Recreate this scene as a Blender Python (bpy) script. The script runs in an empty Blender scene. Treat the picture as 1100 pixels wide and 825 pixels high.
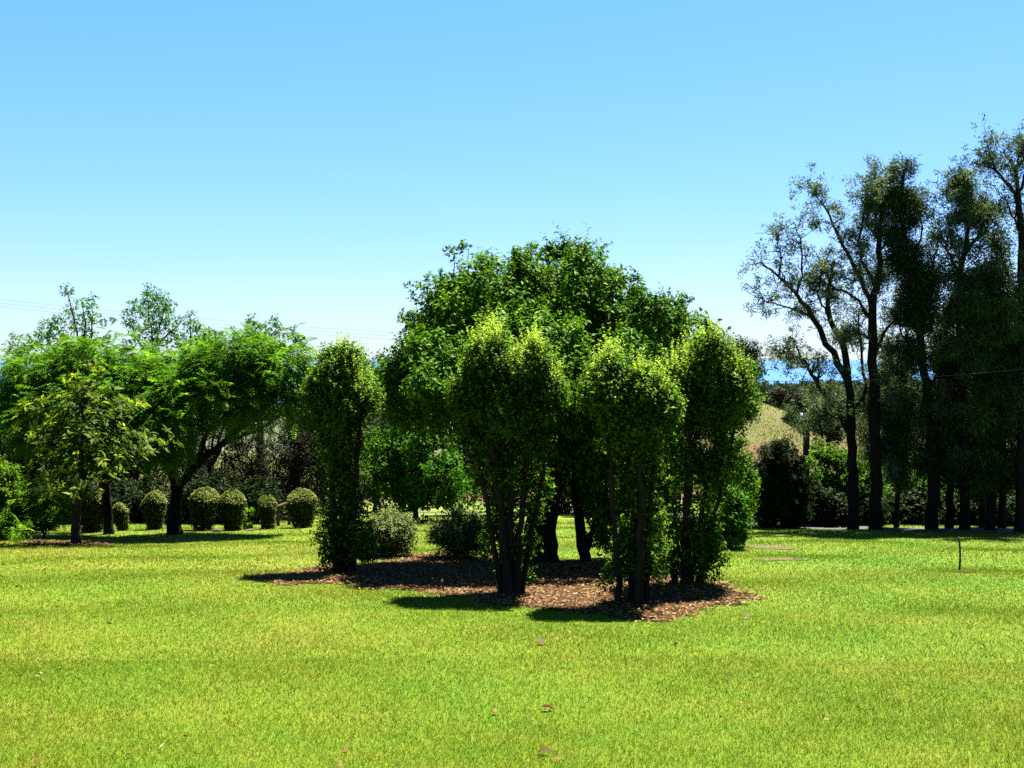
import bpy, math
import numpy as np
from mathutils import Vector

# ------------------------------------------------------------------ camera, sky, sun, exposure
sc = bpy.context.scene
COL = sc.collection
F = 1150.0                       # focal length in pixels of a 1100 px wide frame
CAM_Z = 1.70
PITCH = -math.atan(26.5 / F)
cam_d = bpy.data.cameras.new("camera"); cam = bpy.data.objects.new("camera", cam_d); COL.objects.link(cam)
cam_d.sensor_width = 36.0; cam_d.lens = 36.0 * F / 1100.0
cam_d.clip_start = 0.1; cam_d.clip_end = 90000.0
cam.location = (0, 0, CAM_Z); cam.rotation_euler = (math.pi / 2 + PITCH, 0, 0)
sc.camera = cam

SUN = Vector((0.25, 0.41, 1.0)).normalized()
elev = math.asin(SUN.z); azim = math.atan2(SUN.x, SUN.y)
world = bpy.data.worlds.new("World"); sc.world = world; world.use_nodes = True
wn = world.node_tree.nodes; wl = world.node_tree.links; wn.clear()
sky = wn.new("ShaderNodeTexSky"); sky.sky_type = 'NISHITA'; sky.sun_disc = False
sky.sun_elevation = elev; sky.sun_rotation = azim; sky.altitude = 60
sky.air_density = 1.0; sky.dust_density = 0.3; sky.ozone_density = 2.5
hs = wn.new("ShaderNodeHueSaturation"); hs.inputs['Saturation'].default_value = 1.25; hs.inputs['Hue'].default_value = 0.5
bg = wn.new("ShaderNodeBackground"); bg.inputs['Strength'].default_value = 0.05
wo = wn.new("ShaderNodeOutputWorld")
tint = wn.new("ShaderNodeMix"); tint.data_type = 'RGBA'; tint.blend_type = 'MULTIPLY'; tint.inputs['Factor'].default_value = 1; tint.inputs['B'].default_value = (0.31, 0.395, 0.50, 1)
wl.new(sky.outputs[0], hs.inputs['Color']); wl.new(hs.outputs[0], tint.inputs['A']); sep = wn.new("ShaderNodeSeparateColor"); com = wn.new("ShaderNodeCombineColor"); wl.new(tint.outputs['Result'], sep.inputs[0])
for ch, ex, kk in (('Red', .78, .964), ('Green', .59, 1.187), ('Blue', .95, 1.0)):      # a clear humid sky: flatter towards the horizon
    pw = wn.new("ShaderNodeMath"); pw.operation = 'POWER'; pw.inputs[1].default_value = ex; wl.new(sep.outputs[ch], pw.inputs[0])
    ml = wn.new("ShaderNodeMath"); ml.operation = 'MULTIPLY'; ml.inputs[1].default_value = kk; wl.new(pw.outputs[0], ml.inputs[0]); wl.new(ml.outputs[0], com.inputs[ch])
wl.new(com.outputs[0], bg.inputs['Color']); wl.new(bg.outputs[0], wo.inputs['Surface'])

sl = bpy.data.lights.new("sun", 'SUN'); sl.energy = 5.0; sl.angle = math.radians(0.53); sl.color = (1.0, 0.95, 0.86)
so = bpy.data.objects.new("sun", sl); COL.objects.link(so)
so.rotation_euler = (-SUN).to_track_quat('-Z', 'Y').to_euler(); so.location = (20, 40, 60)

vs = sc.view_settings
vs.view_transform = 'Standard'; vs.look = 'None'; vs.gamma = 1.0; vs.use_curve_mapping = False
vs.exposure = 3.25
sc.cycles.max_bounces = 3; sc.cycles.diffuse_bounces = 1; sc.cycles.glossy_bounces = 1
sc.cycles.transmission_bounces = 2; sc.cycles.transparent_max_bounces = 4
sc.cycles.use_denoising = False

# ------------------------------------------------------------------ terrain
def smooth(a, b, t):
    t = np.clip((t - a) / (b - a), 0, 1); return t * t * (3 - 2 * t)

def gz(x, y):
    x = np.asarray(x, float); y = np.asarray(y, float)
    z = np.interp(y, [-60, 0, 45, 60, 85, 95, 250], [6.72, 0, -5.04, -6.7, -9.3, -9.9, -18.0])
    amp = 8.4 * np.interp(x, [6, 16, 24, 29, 34, 60], [0, 0.5, 1.0, 1.0, 0.78, 0.1])
    z = z + amp * np.exp(-((y - 128) / 18.0) ** 2)
    ratio = x / np.maximum(y, 1.0)
    coast = np.interp(ratio, [-0.5, 0, 0.2, 0.5], [1150, 1700, 2600, 3000])
    t = (y - 250) / (coast - 250)
    far = -18 - 43.0 * np.clip(t, 0, 1) ** 0.6 - 6 * np.clip((t - 1) * 8, 0, 1)
    z = np.where(y > 250, far, z)
    u = (0.022 * np.sin(x * 0.9 + 0.7 * y) + 0.02 * np.sin(1.3 * y - 0.5 * x + 1.0)) * (1 - smooth(40, 60, y)) * smooth(2, 5, np.abs(y) + 2)
    return z + u

cp, sp = math.cos(PITCH), math.sin(PITCH)
def P(px, py, Y):
    dx = px - 550.0; dz = 412.5 - py
    vy = F * cp - dz * sp; vz = F * sp + dz * cp
    return np.array([dx / vy * Y, Y, CAM_Z + vz / vy * Y])
_ys = np.concatenate([np.arange(3, 60, 0.02), np.arange(60, 300, 0.5)])
def G(px, py):
    dx = px - 550.0; dz = 412.5 - py
    vy = F * cp - dz * sp; vz = F * sp + dz * cp
    d = CAM_Z + vz / vy * _ys - gz(dx / vy * _ys, _ys)
    i = int(np.argmax(d < 0)) if (d < 0).any() else len(_ys) - 1
    Y = _ys[i]; return np.array([dx / vy * Y, Y, float(gz(dx / vy * Y, Y))])

# ------------------------------------------------------------------ object helpers
def set_props(o, label=None, cat=None, group=None, kind=None):
    if label: o["label"] = label
    if cat: o["category"] = cat
    if group: o["group"] = group
    if kind: o["kind"] = kind
    return o

def mesh_np(name, V, faces, mat, parent=None, loc=None, attr=None, smooth_sh=False):
    """faces: list of int arrays (n,k)"""
    V = np.asarray(V, np.float32).reshape(-1, 3)
    if loc is not None: V = V - np.asarray(loc, np.float32)
    me = bpy.data.meshes.new(name)
    me.vertices.add(len(V)); me.vertices.foreach_set("co", V.ravel())
    if not isinstance(faces, (list, tuple)): faces = [faces]
    faces = [np.asarray(f, np.int32) for f in faces if len(f)]
    idx = np.concatenate([f.ravel() for f in faces])
    tot = np.concatenate([np.full(len(f), f.shape[1], np.int32) for f in faces])
    st = np.concatenate([[0], np.cumsum(tot)[:-1]]).astype(np.int32)
    me.loops.add(len(idx)); me.loops.foreach_set("vertex_index", idx)
    me.polygons.add(len(tot)); me.polygons.foreach_set("loop_start", st)
    try: me.polygons.foreach_set("loop_total", tot)
    except Exception: pass
    if smooth_sh: me.polygons.foreach_set("use_smooth", np.ones(len(tot), bool))
    me.update(calc_edges=True)
    if attr is not None:
        a = me.attributes.new("v", 'FLOAT', 'POINT'); a.data.foreach_set("value", np.asarray(attr, np.float32))
    me.validate(clean_customdata=False)
    me.materials.append(mat)
    o = bpy.data.objects.new(name, me); COL.objects.link(o)
    if parent is not None: o.parent = parent
    elif loc is not None: o.location = loc
    return o

def thing(name, label, cat, loc, group=None):
    o = bpy.data.objects.new(name, None); o.location = loc; o.empty_display_size = 0.2
    COL.objects.link(o); return set_props(o, label, cat, group)

# ------------------------------------------------------------------ materials
def new_mat(name):
    m = bpy.data.materials.new(name); m.use_nodes = True
    n = m.node_tree.nodes; n.clear()
    return m, n, m.node_tree.links
def ramp(n, cols):
    r = n.new("ShaderNodeValToRGB"); cr = r.color_ramp
    while len(cr.elements) < len(cols): cr.elements.new(0.5)
    for e, (p, c) in zip(cr.elements, cols): e.position = p; e.color = (*c, 1)
    return r

def leaf_mat(name, cols, trans=0.4, tboost=(1.25, 1.35, 0.5), rough=0.55, spec=0.012):
    m, n, l = new_mat(name)
    at = n.new("ShaderNodeAttribute"); at.attribute_name = "v"
    r = ramp(n, [(i / (len(cols) - 1), c) for i, c in enumerate(cols)])
    l.new(at.outputs['Fac'], r.inputs[0])
    p = n.new("ShaderNodeBsdfPrincipled"); p.inputs['Roughness'].default_value = rough
    p.inputs['Specular IOR Level'].default_value = spec
    t = n.new("ShaderNodeBsdfTranslucent")
    mul = n.new("ShaderNodeMix"); mul.data_type = 'RGBA'; mul.blend_type = 'MULTIPLY'; mul.inputs['Factor'].default_value = 1
    mul.inputs['B'].default_value = (*tboost, 1)
    l.new(r.outputs[0], mul.inputs['A']); l.new(r.outputs[0], p.inputs['Base Color']); l.new(mul.outputs['Result'], t.inputs['Color'])
    mx = n.new("ShaderNodeMixShader")
    mr = n.new("ShaderNodeMapRange"); mr.inputs['From Min'].default_value = 0.3; mr.inputs['From Max'].default_value = 0.85   # old thick leaves let less light through
    mr.inputs['To Min'].default_value = trans * 0.35; mr.inputs['To Max'].default_value = trans * 1.15
    l.new(at.outputs['Fac'], mr.inputs[0]); l.new(mr.outputs[0], mx.inputs[0])
    l.new(p.outputs[0], mx.inputs[1]); l.new(t.outputs[0], mx.inputs[2])
    o = n.new("ShaderNodeOutputMaterial"); l.new(mx.outputs[0], o.inputs['Surface'])
    return m

def rough_mat(name, c1, c2, scale=6.0, rough=0.9, bump=0.4, stretch=(1, 1, 1), detail=6):
    m, n, l = new_mat(name)
    tc = n.new("ShaderNodeTexCoord"); mp = n.new("ShaderNodeMapping"); mp.inputs['Scale'].default_value = stretch
    l.new(tc.outputs['Object'], mp.inputs['Vector'])
    nz = n.new("ShaderNodeTexNoise"); nz.inputs['Scale'].default_value = scale; nz.inputs['Detail'].default_value = detail
    nz.inputs['Roughness'].default_value = 0.65
    l.new(mp.outputs[0], nz.inputs['Vector'])
    r = ramp(n, [(0.32, c1), (0.68, c2)]); l.new(nz.outputs[0], r.inputs[0])
    b = n.new("ShaderNodeBump"); b.inputs['Strength'].default_value = bump; b.inputs['Distance'].default_value = 0.03
    l.new(nz.outputs[0], b.inputs['Height'])
    p = n.new("ShaderNodeBsdfPrincipled"); p.inputs['Roughness'].default_value = rough; p.inputs['Specular IOR Level'].default_value = 0.03
    l.new(r.outputs[0], p.inputs['Base Color']); l.new(b.outputs[0], p.inputs['Normal'])
    o = n.new("ShaderNodeOutputMaterial"); l.new(p.outputs[0], o.inputs['Surface'])
    return m

bark_dark = rough_mat("bark_dark", (0.004, 0.003, 0.0025), (0.014, 0.011, 0.0085), 5, bump=1.0, stretch=(4, 4, 0.7), detail=10)
bark_grey = rough_mat("bark_grey", (0.006, 0.0045, 0.0035), (0.026, 0.020, 0.015), 5, bump=1.0, stretch=(4, 4, 0.7), detail=10)
wood_post = rough_mat("wood_post", (0.012, 0.009, 0.007), (0.035, 0.028, 0.021), 4, stretch=(4, 4, 0.4))
pale_wood = rough_mat("pale_wood", (0.03, 0.02, 0.011), (0.06, 0.042, 0.027), 5, stretch=(1, 3, 3))
iron = rough_mat("rusty_iron", (0.03, 0.022, 0.018), (0.08, 0.05, 0.035), 20)
cable_m = rough_mat("cable", (0.03, 0.03, 0.032), (0.06, 0.06, 0.062), 20, rough=0.4)
white_box = rough_mat("white_box", (0.5, 0.5, 0.56), (0.66, 0.66, 0.7), 8, rough=0.5, bump=0.05)
stone_m = rough_mat("stone", (0.03, 0.028, 0.026), (0.065, 0.06, 0.055), 6)
gravel_m = rough_mat("gravel", (0.022, 0.021, 0.02), (0.055, 0.052, 0.05), 14, bump=0.8, detail=12)
soil_m = rough_mat("dry_soil", (0.03, 0.025, 0.010), (0.055, 0.046, 0.022), 9, bump=0.8, detail=12)
mulch_m = rough_mat("mulch", (0.011, 0.0055, 0.0022), (0.036, 0.018, 0.007), 8, bump=1.0, detail=14)

lm_big = leaf_mat("leaf_big_tree", [(0.009, 0.029, 0.002), (0.022, 0.060, 0.003), (0.048, 0.105, 0.005), (0.09, 0.15, 0.008)], 0.3, rough=0.5)
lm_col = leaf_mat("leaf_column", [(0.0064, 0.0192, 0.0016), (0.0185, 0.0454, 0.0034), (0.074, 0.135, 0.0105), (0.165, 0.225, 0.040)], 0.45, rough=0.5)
lm_mim = leaf_mat("leaf_feathery", [(0.012, 0.042, 0.003), (0.028, 0.082, 0.005), (0.054, 0.125, 0.008), (0.085, 0.165, 0.012)], 0.6, (1.15, 1.1, .5), rough=0.55)
lm_cit = leaf_mat("leaf_citrus", [(0.008, 0.0288, 0.0024), (0.0176, 0.056, 0.0032), (0.0302, 0.0792, 0.0043), (0.0495, 0.099, 0.0053)], 0.35, rough=0.5)
lm_cas = leaf_mat("needle_grey", [(0.01, 0.021, 0.009), (0.0286, 0.0495, 0.0198), (0.0667, 0.0954, 0.0414), (0.143, 0.165, 0.088)], 0.35, (1.1, 1.15, 0.6), rough=0.6)
lm_cas2 = leaf_mat("needle_green", [(0.006, 0.013, 0.004), (0.014, 0.029, 0.008), (0.034, 0.058, 0.014), (0.075, 0.105, 0.03)], 0.2, (1.1, 1.2, 0.5), rough=0.6)
lm_oli = leaf_mat("leaf_olive", [(0.0072, 0.009, 0.0042), (0.0144, 0.0174, 0.0078), (0.0252, 0.0288, 0.0138), (0.048, 0.051, 0.0258)], 0.2, (1.1, 1.1, 0.7), rough=0.5)
lm_oli_shade = leaf_mat("leaf_olive_shaded", [(0.0039, 0.0044, 0.0022), (0.0077, 0.0083, 0.0044), (0.0154, 0.016, 0.0083), (0.0303, 0.0297, 0.0165)], 0.15)  # olive copy with the shade behind the feathery trees put into its colour
lm_dark = leaf_mat("leaf_dark", [(0.0023, 0.0054, 0.0014), (0.0045, 0.0099, 0.0023), (0.009, 0.0189, 0.0036), (0.0171, 0.0293, 0.0054)], 0.2, rough=0.5)
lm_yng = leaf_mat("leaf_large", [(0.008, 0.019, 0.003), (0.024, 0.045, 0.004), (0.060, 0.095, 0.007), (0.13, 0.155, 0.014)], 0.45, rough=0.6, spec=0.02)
lm_spa = leaf_mat("leaf_sparse", [(0.0182, 0.0547, 0.0151), (0.0379, 0.1033, 0.0242), (0.0765, 0.164, 0.0365), (0.155, 0.1721, 0.0379)], 0.35, rough=0.5)
lm_rose = leaf_mat("leaf_rose", [(0.0176, 0.0272, 0.008), (0.0384, 0.056, 0.016), (0.076, 0.1, 0.028), (0.136, 0.124, 0.048)], 0.3, (1.1, 1.2, 0.6), rough=0.45)
lm_trim = leaf_mat("leaf_trimmed", [(0.008, 0.0144, 0.0032), (0.0192, 0.0304, 0.0064), (0.057, 0.0754, 0.0166), (0.168, 0.1792, 0.056)], 0.3, (1.1, 1.2, 0.5), rough=0.5)
lm_bri = leaf_mat("leaf_bright", [(0.0112, 0.036, 0.0024), (0.024, 0.0624, 0.004), (0.045, 0.0938, 0.006), (0.077, 0.119, 0.0091)], 0.4, rough=0.5)
lm_wood = leaf_mat("leaf_far_wood", [(0.0112, 0.0192, 0.0112), (0.0192, 0.0304, 0.0168), (0.032, 0.0448, 0.024), (0.048, 0.06, 0.032)], 0.15, rough=0.7)
lm_mead = leaf_mat("meadow_grass", [(0.026, 0.036, 0.003), (0.036, 0.038, 0.006), (0.044, 0.032, 0.009), (0.04, 0.020, 0.008)], .3, (1, 1, 1), rough=.8)
lm_lit = leaf_mat("litter", [(0.012, 0.005, 0.002), (0.05, 0.023, 0.009), (0.105, 0.060, 0.028), (0.19, 0.14, 0.075)], 0.15, (1, 1, 1), rough=0.7)

def grass_colour(n, l, var_out):
    """lawn colour from place (dry and fresh patches) and a per-blade value"""
    g = n.new("ShaderNodeNewGeometry")
    n1 = n.new("ShaderNodeTexNoise"); n1.inputs['Scale'].default_value = 0.33; n1.inputs['Detail'].default_value = 4; n1.inputs['Roughness'].default_value = 0.62
    n2 = n.new("ShaderNodeTexNoise"); n2.inputs['Scale'].default_value = 2.6; n2.inputs['Detail'].default_value = 5; n2.inputs['Roughness'].default_value = 0.7
    l.new(g.outputs['Position'], n1.inputs['Vector']); l.new(g.outputs['Position'], n2.inputs['Vector'])
    a1 = n.new("ShaderNodeMath"); a1.operation = 'MULTIPLY'; a1.inputs[1].default_value = 0.6; l.new(n1.outputs[0], a1.inputs[0])
    a2 = n.new("ShaderNodeMath"); a2.operation = 'MULTIPLY_ADD'; a2.inputs[1].default_value = 0.4; l.new(n2.outputs[0], a2.inputs[0]); l.new(a1.outputs[0], a2.inputs[2])
    sp_ = n.new("ShaderNodeSeparateXYZ"); l.new(g.outputs['Position'], sp_.inputs[0])
    gx = n.new("ShaderNodeMapRange"); gx.inputs['From Min'].default_value = -7; gx.inputs['From Max'].default_value = 9; gx.inputs['To Min'].default_value = .035; gx.inputs['To Max'].default_value = -.075
    l.new(sp_.outputs['X'], gx.inputs[0])                                  # the right-hand lawn is greener
    a3 = n.new("ShaderNodeMath"); a3.operation = 'ADD'; l.new(a2.outputs[0], a3.inputs[0]); l.new(gx.outputs[0], a3.inputs[1]); a2 = a3
    fresh = ramp(n, [(0.28, (0.033, 0.079, 0.001)), (0.5, (0.053, 0.081, 0.0015)), (0.70, (0.078, 0.082, 0.006)), (0.82, (0.098, 0.077, 0.018))])
    l.new(a2.outputs[0], fresh.inputs[0])
    if var_out is None: return fresh.outputs[0]
    r = ramp(n, [(0.0, (0.28, 0.42, 0.4)), (0.55, (1.0, 1.0, 1.0)), (0.86, (1.3, 1.2, 1.3)), (1.0, (2.2, 1.7, 6.0))])
    l.new(var_out, r.inputs[0])
    mul = n.new("ShaderNodeMix"); mul.data_type = 'RGBA'; mul.blend_type = 'MULTIPLY'; mul.inputs['Factor'].default_value = 1
    l.new(fresh.outputs[0], mul.inputs['A']); l.new(r.outputs[0], mul.inputs['B'])
    return mul.outputs['Result']

def make_blade_mat():
    m, n, l = new_mat("grass_blade")
    at = n.new("ShaderNodeAttribute"); at.attribute_name = "v"
    c = grass_colour(n, l, at.outputs['Fac'])
    p = n.new("ShaderNodeBsdfPrincipled"); p.inputs['Roughness'].default_value = 0.7; p.inputs['Specular IOR Level'].default_value = 0.04
    t = n.new("ShaderNodeBsdfTranslucent"); mx = n.new("ShaderNodeMixShader"); mx.inputs[0].default_value = 0.4
    l.new(c, p.inputs['Base Color']); l.new(c, t.inputs['Color']); l.new(p.outputs[0], mx.inputs[1]); l.new(t.outputs[0], mx.inputs[2])
    o = n.new("ShaderNodeOutputMaterial"); l.new(mx.outputs[0], o.inputs['Surface']); return m
blade_m = make_blade_mat()

def make_ground_mat():
    m, n, l = new_mat("lawn_and_fields")
    g = n.new("ShaderNodeNewGeometry"); sx = n.new("ShaderNodeSeparateXYZ"); l.new(g.outputs['Position'], sx.inputs[0])
    lawn = grass_colour(n, l, None)
    fine = n.new("ShaderNodeTexNoise"); fine.inputs['Scale'].default_value = 38; fine.inputs['Detail'].default_value = 8; fine.inputs['Roughness'].default_value = 0.8
    l.new(g.outputs['Position'], fine.inputs['Vector'])
    fr = ramp(n, [(0.35, (0.55, 0.6, 0.5)), (0.62, (1.15, 1.1, 1.1))]); l.new(fine.outputs[0], fr.inputs[0])
    m1 = n.new("ShaderNodeMix"); m1.data_type = 'RGBA'; m1.blend_type = 'MULTIPLY'; m1.inputs['Factor'].default_value = 1
    l.new(lawn, m1.inputs['A']); l.new(fr.outputs[0], m1.inputs['B'])
    # dry meadow on the far rise
    n3 = n.new("ShaderNodeTexNoise"); n3.inputs['Scale'].default_value = 0.09; n3.inputs['Detail'].default_value = 9; n3.inputs['Roughness'].default_value = 0.7
    l.new(g.outputs['Position'], n3.inputs['Vector'])
    add = n.new("ShaderNodeMath"); add.operation = 'MULTIPLY_ADD'; add.inputs[1].default_value = 0.017; add.inputs[2].default_value = -2.03
    l.new(sx.outputs['Y'], add.inputs[0])
    add2 = n.new("ShaderNodeMath"); add2.operation = 'ADD'; l.new(add.outputs[0], add2.inputs[0]); l.new(n3.outputs[0], add2.inputs[1])
    mead = ramp(n, [(0.2, (0.038, 0.020, 0.008)), (0.36, (0.046, 0.024, 0.009)), (0.44, (0.038, 0.036, 0.007)), (0.6, (0.031, 0.038, 0.004))])
    l.new(add2.outputs[0], mead.inputs[0])
    mr = n.new("ShaderNodeMapRange"); mr.inputs['From Min'].default_value = 62; mr.inputs['From Max'].default_value = 80; l.new(sx.outputs['Y'], mr.inputs[0])
    m2 = n.new("ShaderNodeMix"); m2.data_type = 'RGBA'; l.new(mr.outputs[0], m2.inputs['Factor']); l.new(m1.outputs['Result'], m2.inputs['A']); l.new(mead.outputs[0], m2.inputs['B'])
    mr2 = n.new("ShaderNodeMapRange"); mr2.inputs['From Min'].default_value = 145; mr2.inputs['From Max'].default_value = 220; l.new(sx.outputs['Y'], mr2.inputs[0])
    m3 = n.new("ShaderNodeMix"); m3.data_type = 'RGBA'; m3.inputs['B'].default_value = (0.04, 0.05, 0.02, 1)
    l.new(mr2.outputs[0], m3.inputs['Factor']); l.new(m2.outputs['Result'], m3.inputs['A'])
    b = n.new("ShaderNodeBump"); b.inputs['Strength'].default_value = 0.7; b.inputs['Distance'].default_value = 0.02; l.new(fine.outputs[0], b.inputs['Height'])
    p = n.new("ShaderNodeBsdfPrincipled"); p.inputs['Roughness'].default_value = 0.95; p.inputs['Specular IOR Level'].default_value = 0.1
    l.new(m3.outputs['Result'], p.inputs['Base Color']); l.new(b.outputs[0], p.inputs['Normal'])
    o = n.new("ShaderNodeOutputMaterial"); l.new(p.outputs[0], o.inputs['Surface']); return m
ground_m = make_ground_mat()

def make_sea_mat():
    m, n, l = new_mat("sea_water")
    p = n.new("ShaderNodeBsdfPrincipled"); p.inputs['Roughness'].default_value = 0.45; p.inputs['IOR'].default_value = 1.33
    p.inputs['Specular IOR Level'].default_value = 0.03
    g = n.new("ShaderNodeNewGeometry"); mp = n.new("ShaderNodeMapping"); mp.inputs['Scale'].default_value = (0.002, 0.0006, 1)
    l.new(g.outputs['Position'], mp.inputs[0])
    nz = n.new("ShaderNodeTexNoise"); nz.inputs['Scale'].default_value = 1.0; nz.inputs['Detail'].default_value = 8; l.new(mp.outputs[0], nz.inputs['Vector'])
    r = ramp(n, [(0.3, (0.020, 0.056, 0.135)), (0.7, (0.027, 0.068, 0.15))]); l.new(nz.outputs[0], r.inputs[0]); l.new(r.outputs[0], p.inputs['Base Color'])
    o = n.new("ShaderNodeOutputMaterial"); l.new(p.outputs[0], o.inputs['Surface']); return m
sea_m = make_sea_mat()

# ------------------------------------------------------------------ geometry builders
def unit(a): return a / np.maximum(np.linalg.norm(a, axis=-1, keepdims=True), 1e-9)
def perp(d, rng):
    r = rng.normal(size=d.shape); r -= (r * d).sum(-1, keepdims=True) * d
    return unit(r)

class Leaves:
    def __init__(s): s.V = []; s.A = []
    def add(s, base, d, nrm, L, W, val, fold=0.12, droop=0.1, mid=0.45):
        base = np.asarray(base); L = np.broadcast_to(np.asarray(L, float), (len(base),))[:, None]; W = np.broadcast_to(np.asarray(W, float), (len(base),))[:, None]
        nrm = unit(nrm - (nrm * d).sum(-1, keepdims=True) * d)
        sd = np.cross(d, nrm)
        m = base + d * L * mid
        v = np.stack([base, m + sd * W * 0.5 + nrm * W * fold, base + d * L - nrm * L * droop, m - sd * W * 0.5 + nrm * W * fold], 1)
        s.V.append(v.reshape(-1, 3)); s.A.append(np.repeat(np.clip(val, 0, 1), 4))
    def build(s, name, mat, parent=None, loc=None):
        V = np.concatenate(s.V); n = len(V) // 4
        Fq = np.arange(n * 4, dtype=np.int32).reshape(n, 4)
        return mesh_np(name, V, [Fq], mat, parent, loc, np.concatenate(s.A))

class Tubes:
    def __init__(s): s.V = []; s.F = []; s.n = 0; s.C = []
    def limb(s, pts, r0, r1, sides=8, seg=10, rng=None, jit=0.0, flare=0.0, power=1.0):
        pts = np.asarray(pts, float)
        if len(pts) == 2: pts = np.array([pts[0], pts.mean(0), pts[1]])
        q = np.vstack([2 * pts[0] - pts[1], pts, 2 * pts[-1] - pts[-2]])
        out = []
        per = max(2, int(math.ceil(seg / (len(pts) - 1))))
        for i in range(len(pts) - 1):
            p0, p1, p2, p3 = q[i:i + 4]
            for t in np.arange(per) / per:
                out.append(0.5 * ((2 * p1) + (-p0 + p2) * t + (2 * p0 - 5 * p1 + 4 * p2 - p3) * t * t + (-p0 + 3 * p1 - 3 * p2 + p3) * t ** 3))
        out.append(pts[-1]); out = np.array(out); n = len(out)
        if rng is not None and jit > 0:
            j = rng.normal(size=(n, 3)) * jit; j[0] = 0; out = out + j
        tt = np.linspace(0, 1, n)
        r = r0 + (r1 - r0) * tt ** power
        if flare > 0: r = r * (1 + flare * np.exp(-tt * n * 0.9))
        tan = unit(np.gradient(out, axis=0))
        ref = np.array([0.31, 0.83, 0.2]); u = unit(np.cross(tan, ref)); w = np.cross(tan, u)
        a = np.linspace(0, 2 * np.pi, sides, endpoint=False)
        rr = r[:, None] * (1 + (0.13 * np.sin(2 * a + 1.0)[None] + 0.08 * np.sin(3 * a)[None]) * (1 if sides > 5 else 0))
        ring = out[:, None] + rr[..., None] * (np.cos(a)[None, :, None] * u[:, None] + np.sin(a)[None, :, None] * w[:, None])
        b = s.n; i = np.arange(n - 1)[:, None] * sides; j = np.arange(sides)[None]; k = (j + 1) % sides
        Fq = np.stack([b + i + j, b + i + k, b + i + sides + k, b + i + sides + j], -1).reshape(-1, 4)
        s.V.append(ring.reshape(-1, 3)); s.F.append(Fq); s.n += n * sides
        s.C.append([b + (n - 1) * sides + x for x in range(sides)])
        return out
    def build(s, name, mat, parent=None, loc=None):
        faces = [np.concatenate(s.F)]
        for c in s.C:
            if len(c) == 3: faces.append(np.array([c]))
        big = [c for c in s.C if len(c) > 3]
        by = {}
        for c in big: by.setdefault(len(c), []).append(c)
        for k in by: faces.append(np.array(by[k]))
        return mesh_np(name, np.concatenate(s.V), faces, mat, parent, loc, smooth_sh=True)

def box_np(c, s):
    x, y, z = np.asarray(s) / 2.0
    b = 0.12 * min(s)
    # chamfered box: 8 corners x 3
    V = []; idx = {}
    for sx in (-1, 1):
        for sy in (-1, 1):
            for sz in (-1, 1):
                for ax in range(3):
                    v = np.array([sx * x, sy * y, sz * z]); 
                    for a2 in range(3):
                        if a2 != ax: v[a2] -= b * (sx, sy, sz)[a2]
                    idx[(sx, sy, sz, ax)] = len(V); V.append(v)
    F4 = []; F3 = []
    for ax in range(3):
        o = [i for i in range(3) if i != ax]
        for sg in (-1, 1):
            q = []
            for a, bb in ((-1, -1), (1, -1), (1, 1), (-1, 1)):
                k = [0, 0, 0]; k[ax] = sg; k[o[0]] = a; k[o[1]] = bb; q.append(idx[(*k, ax)])
            F4.append(q)
        for a in (-1, 1):
            for bb in (-1, 1):
                q = []
                for e, aa in ((-1, o[0]), (1, o[0]), (1, o[1]), (-1, o[1])):
                    k = [0, 0, 0]; k[ax] = e; k[o[0]] = a; k[o[1]] = bb; q.append(idx[(*k, aa)])
                F4.append(q)
    for sx in (-1, 1):
        for sy in (-1, 1):
            for sz in (-1, 1): F3.append([idx[(sx, sy, sz, a)] for a in range(3)])
    return np.array(V) + np.asarray(c), [np.array(F4), np.array(F3)]

def B(px, py, rx, ry, Y, dep=None, w=1.0):
    k = Y / F
    return (P(px, py, Y), np.array([rx * k, dep if dep else rx * k, ry * k]), w)

def sample_blobs(rng, blobs, n, clump=0.3, per_clump=40, inner=0.2, shell=(0.6, 1.0), top=0.0):
    """n twig positions grouped in clumps over the blobs; returns positions, outward dirs, clump value"""
    area = np.array([(r[0] * r[1] + r[0] * r[2] + r[1] * r[2]) * w for _, r, w in blobs])
    C = np.array([b[0] for b in blobs]); R = np.array([b[1] for b in blobs])
    nc = max(4, n // per_clump)
    bi = rng.choice(len(blobs), nc, p=area / area.sum())
    d = unit(rng.normal(size=(nc, 3)) + np.array([0, 0, top]))
    rr = rng.uniform(shell[0], shell[1], nc) * (1 + 0.10 * rng.normal(size=nc))
    k = rng.random(nc) < inner; rr[k] = rng.uniform(0.05, shell[0], k.sum())
    cc = C[bi] + d * R[bi] * rr[:, None]
    cs = clump * rng.uniform(0.6, 1.5, nc); cv = rng.normal(size=nc)
    ti = rng.integers(0, nc, n)
    off = rng.normal(size=(n, 3)); off = unit(off) * (rng.random(n) ** 0.5)[:, None]
    pos = cc[ti] + off * cs[ti][:, None]
    out = unit(0.7 * unit((pos - C[bi[ti]]) / R[bi[ti]]) + 0.6 * off)
    return pos, out, cv[ti]

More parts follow.
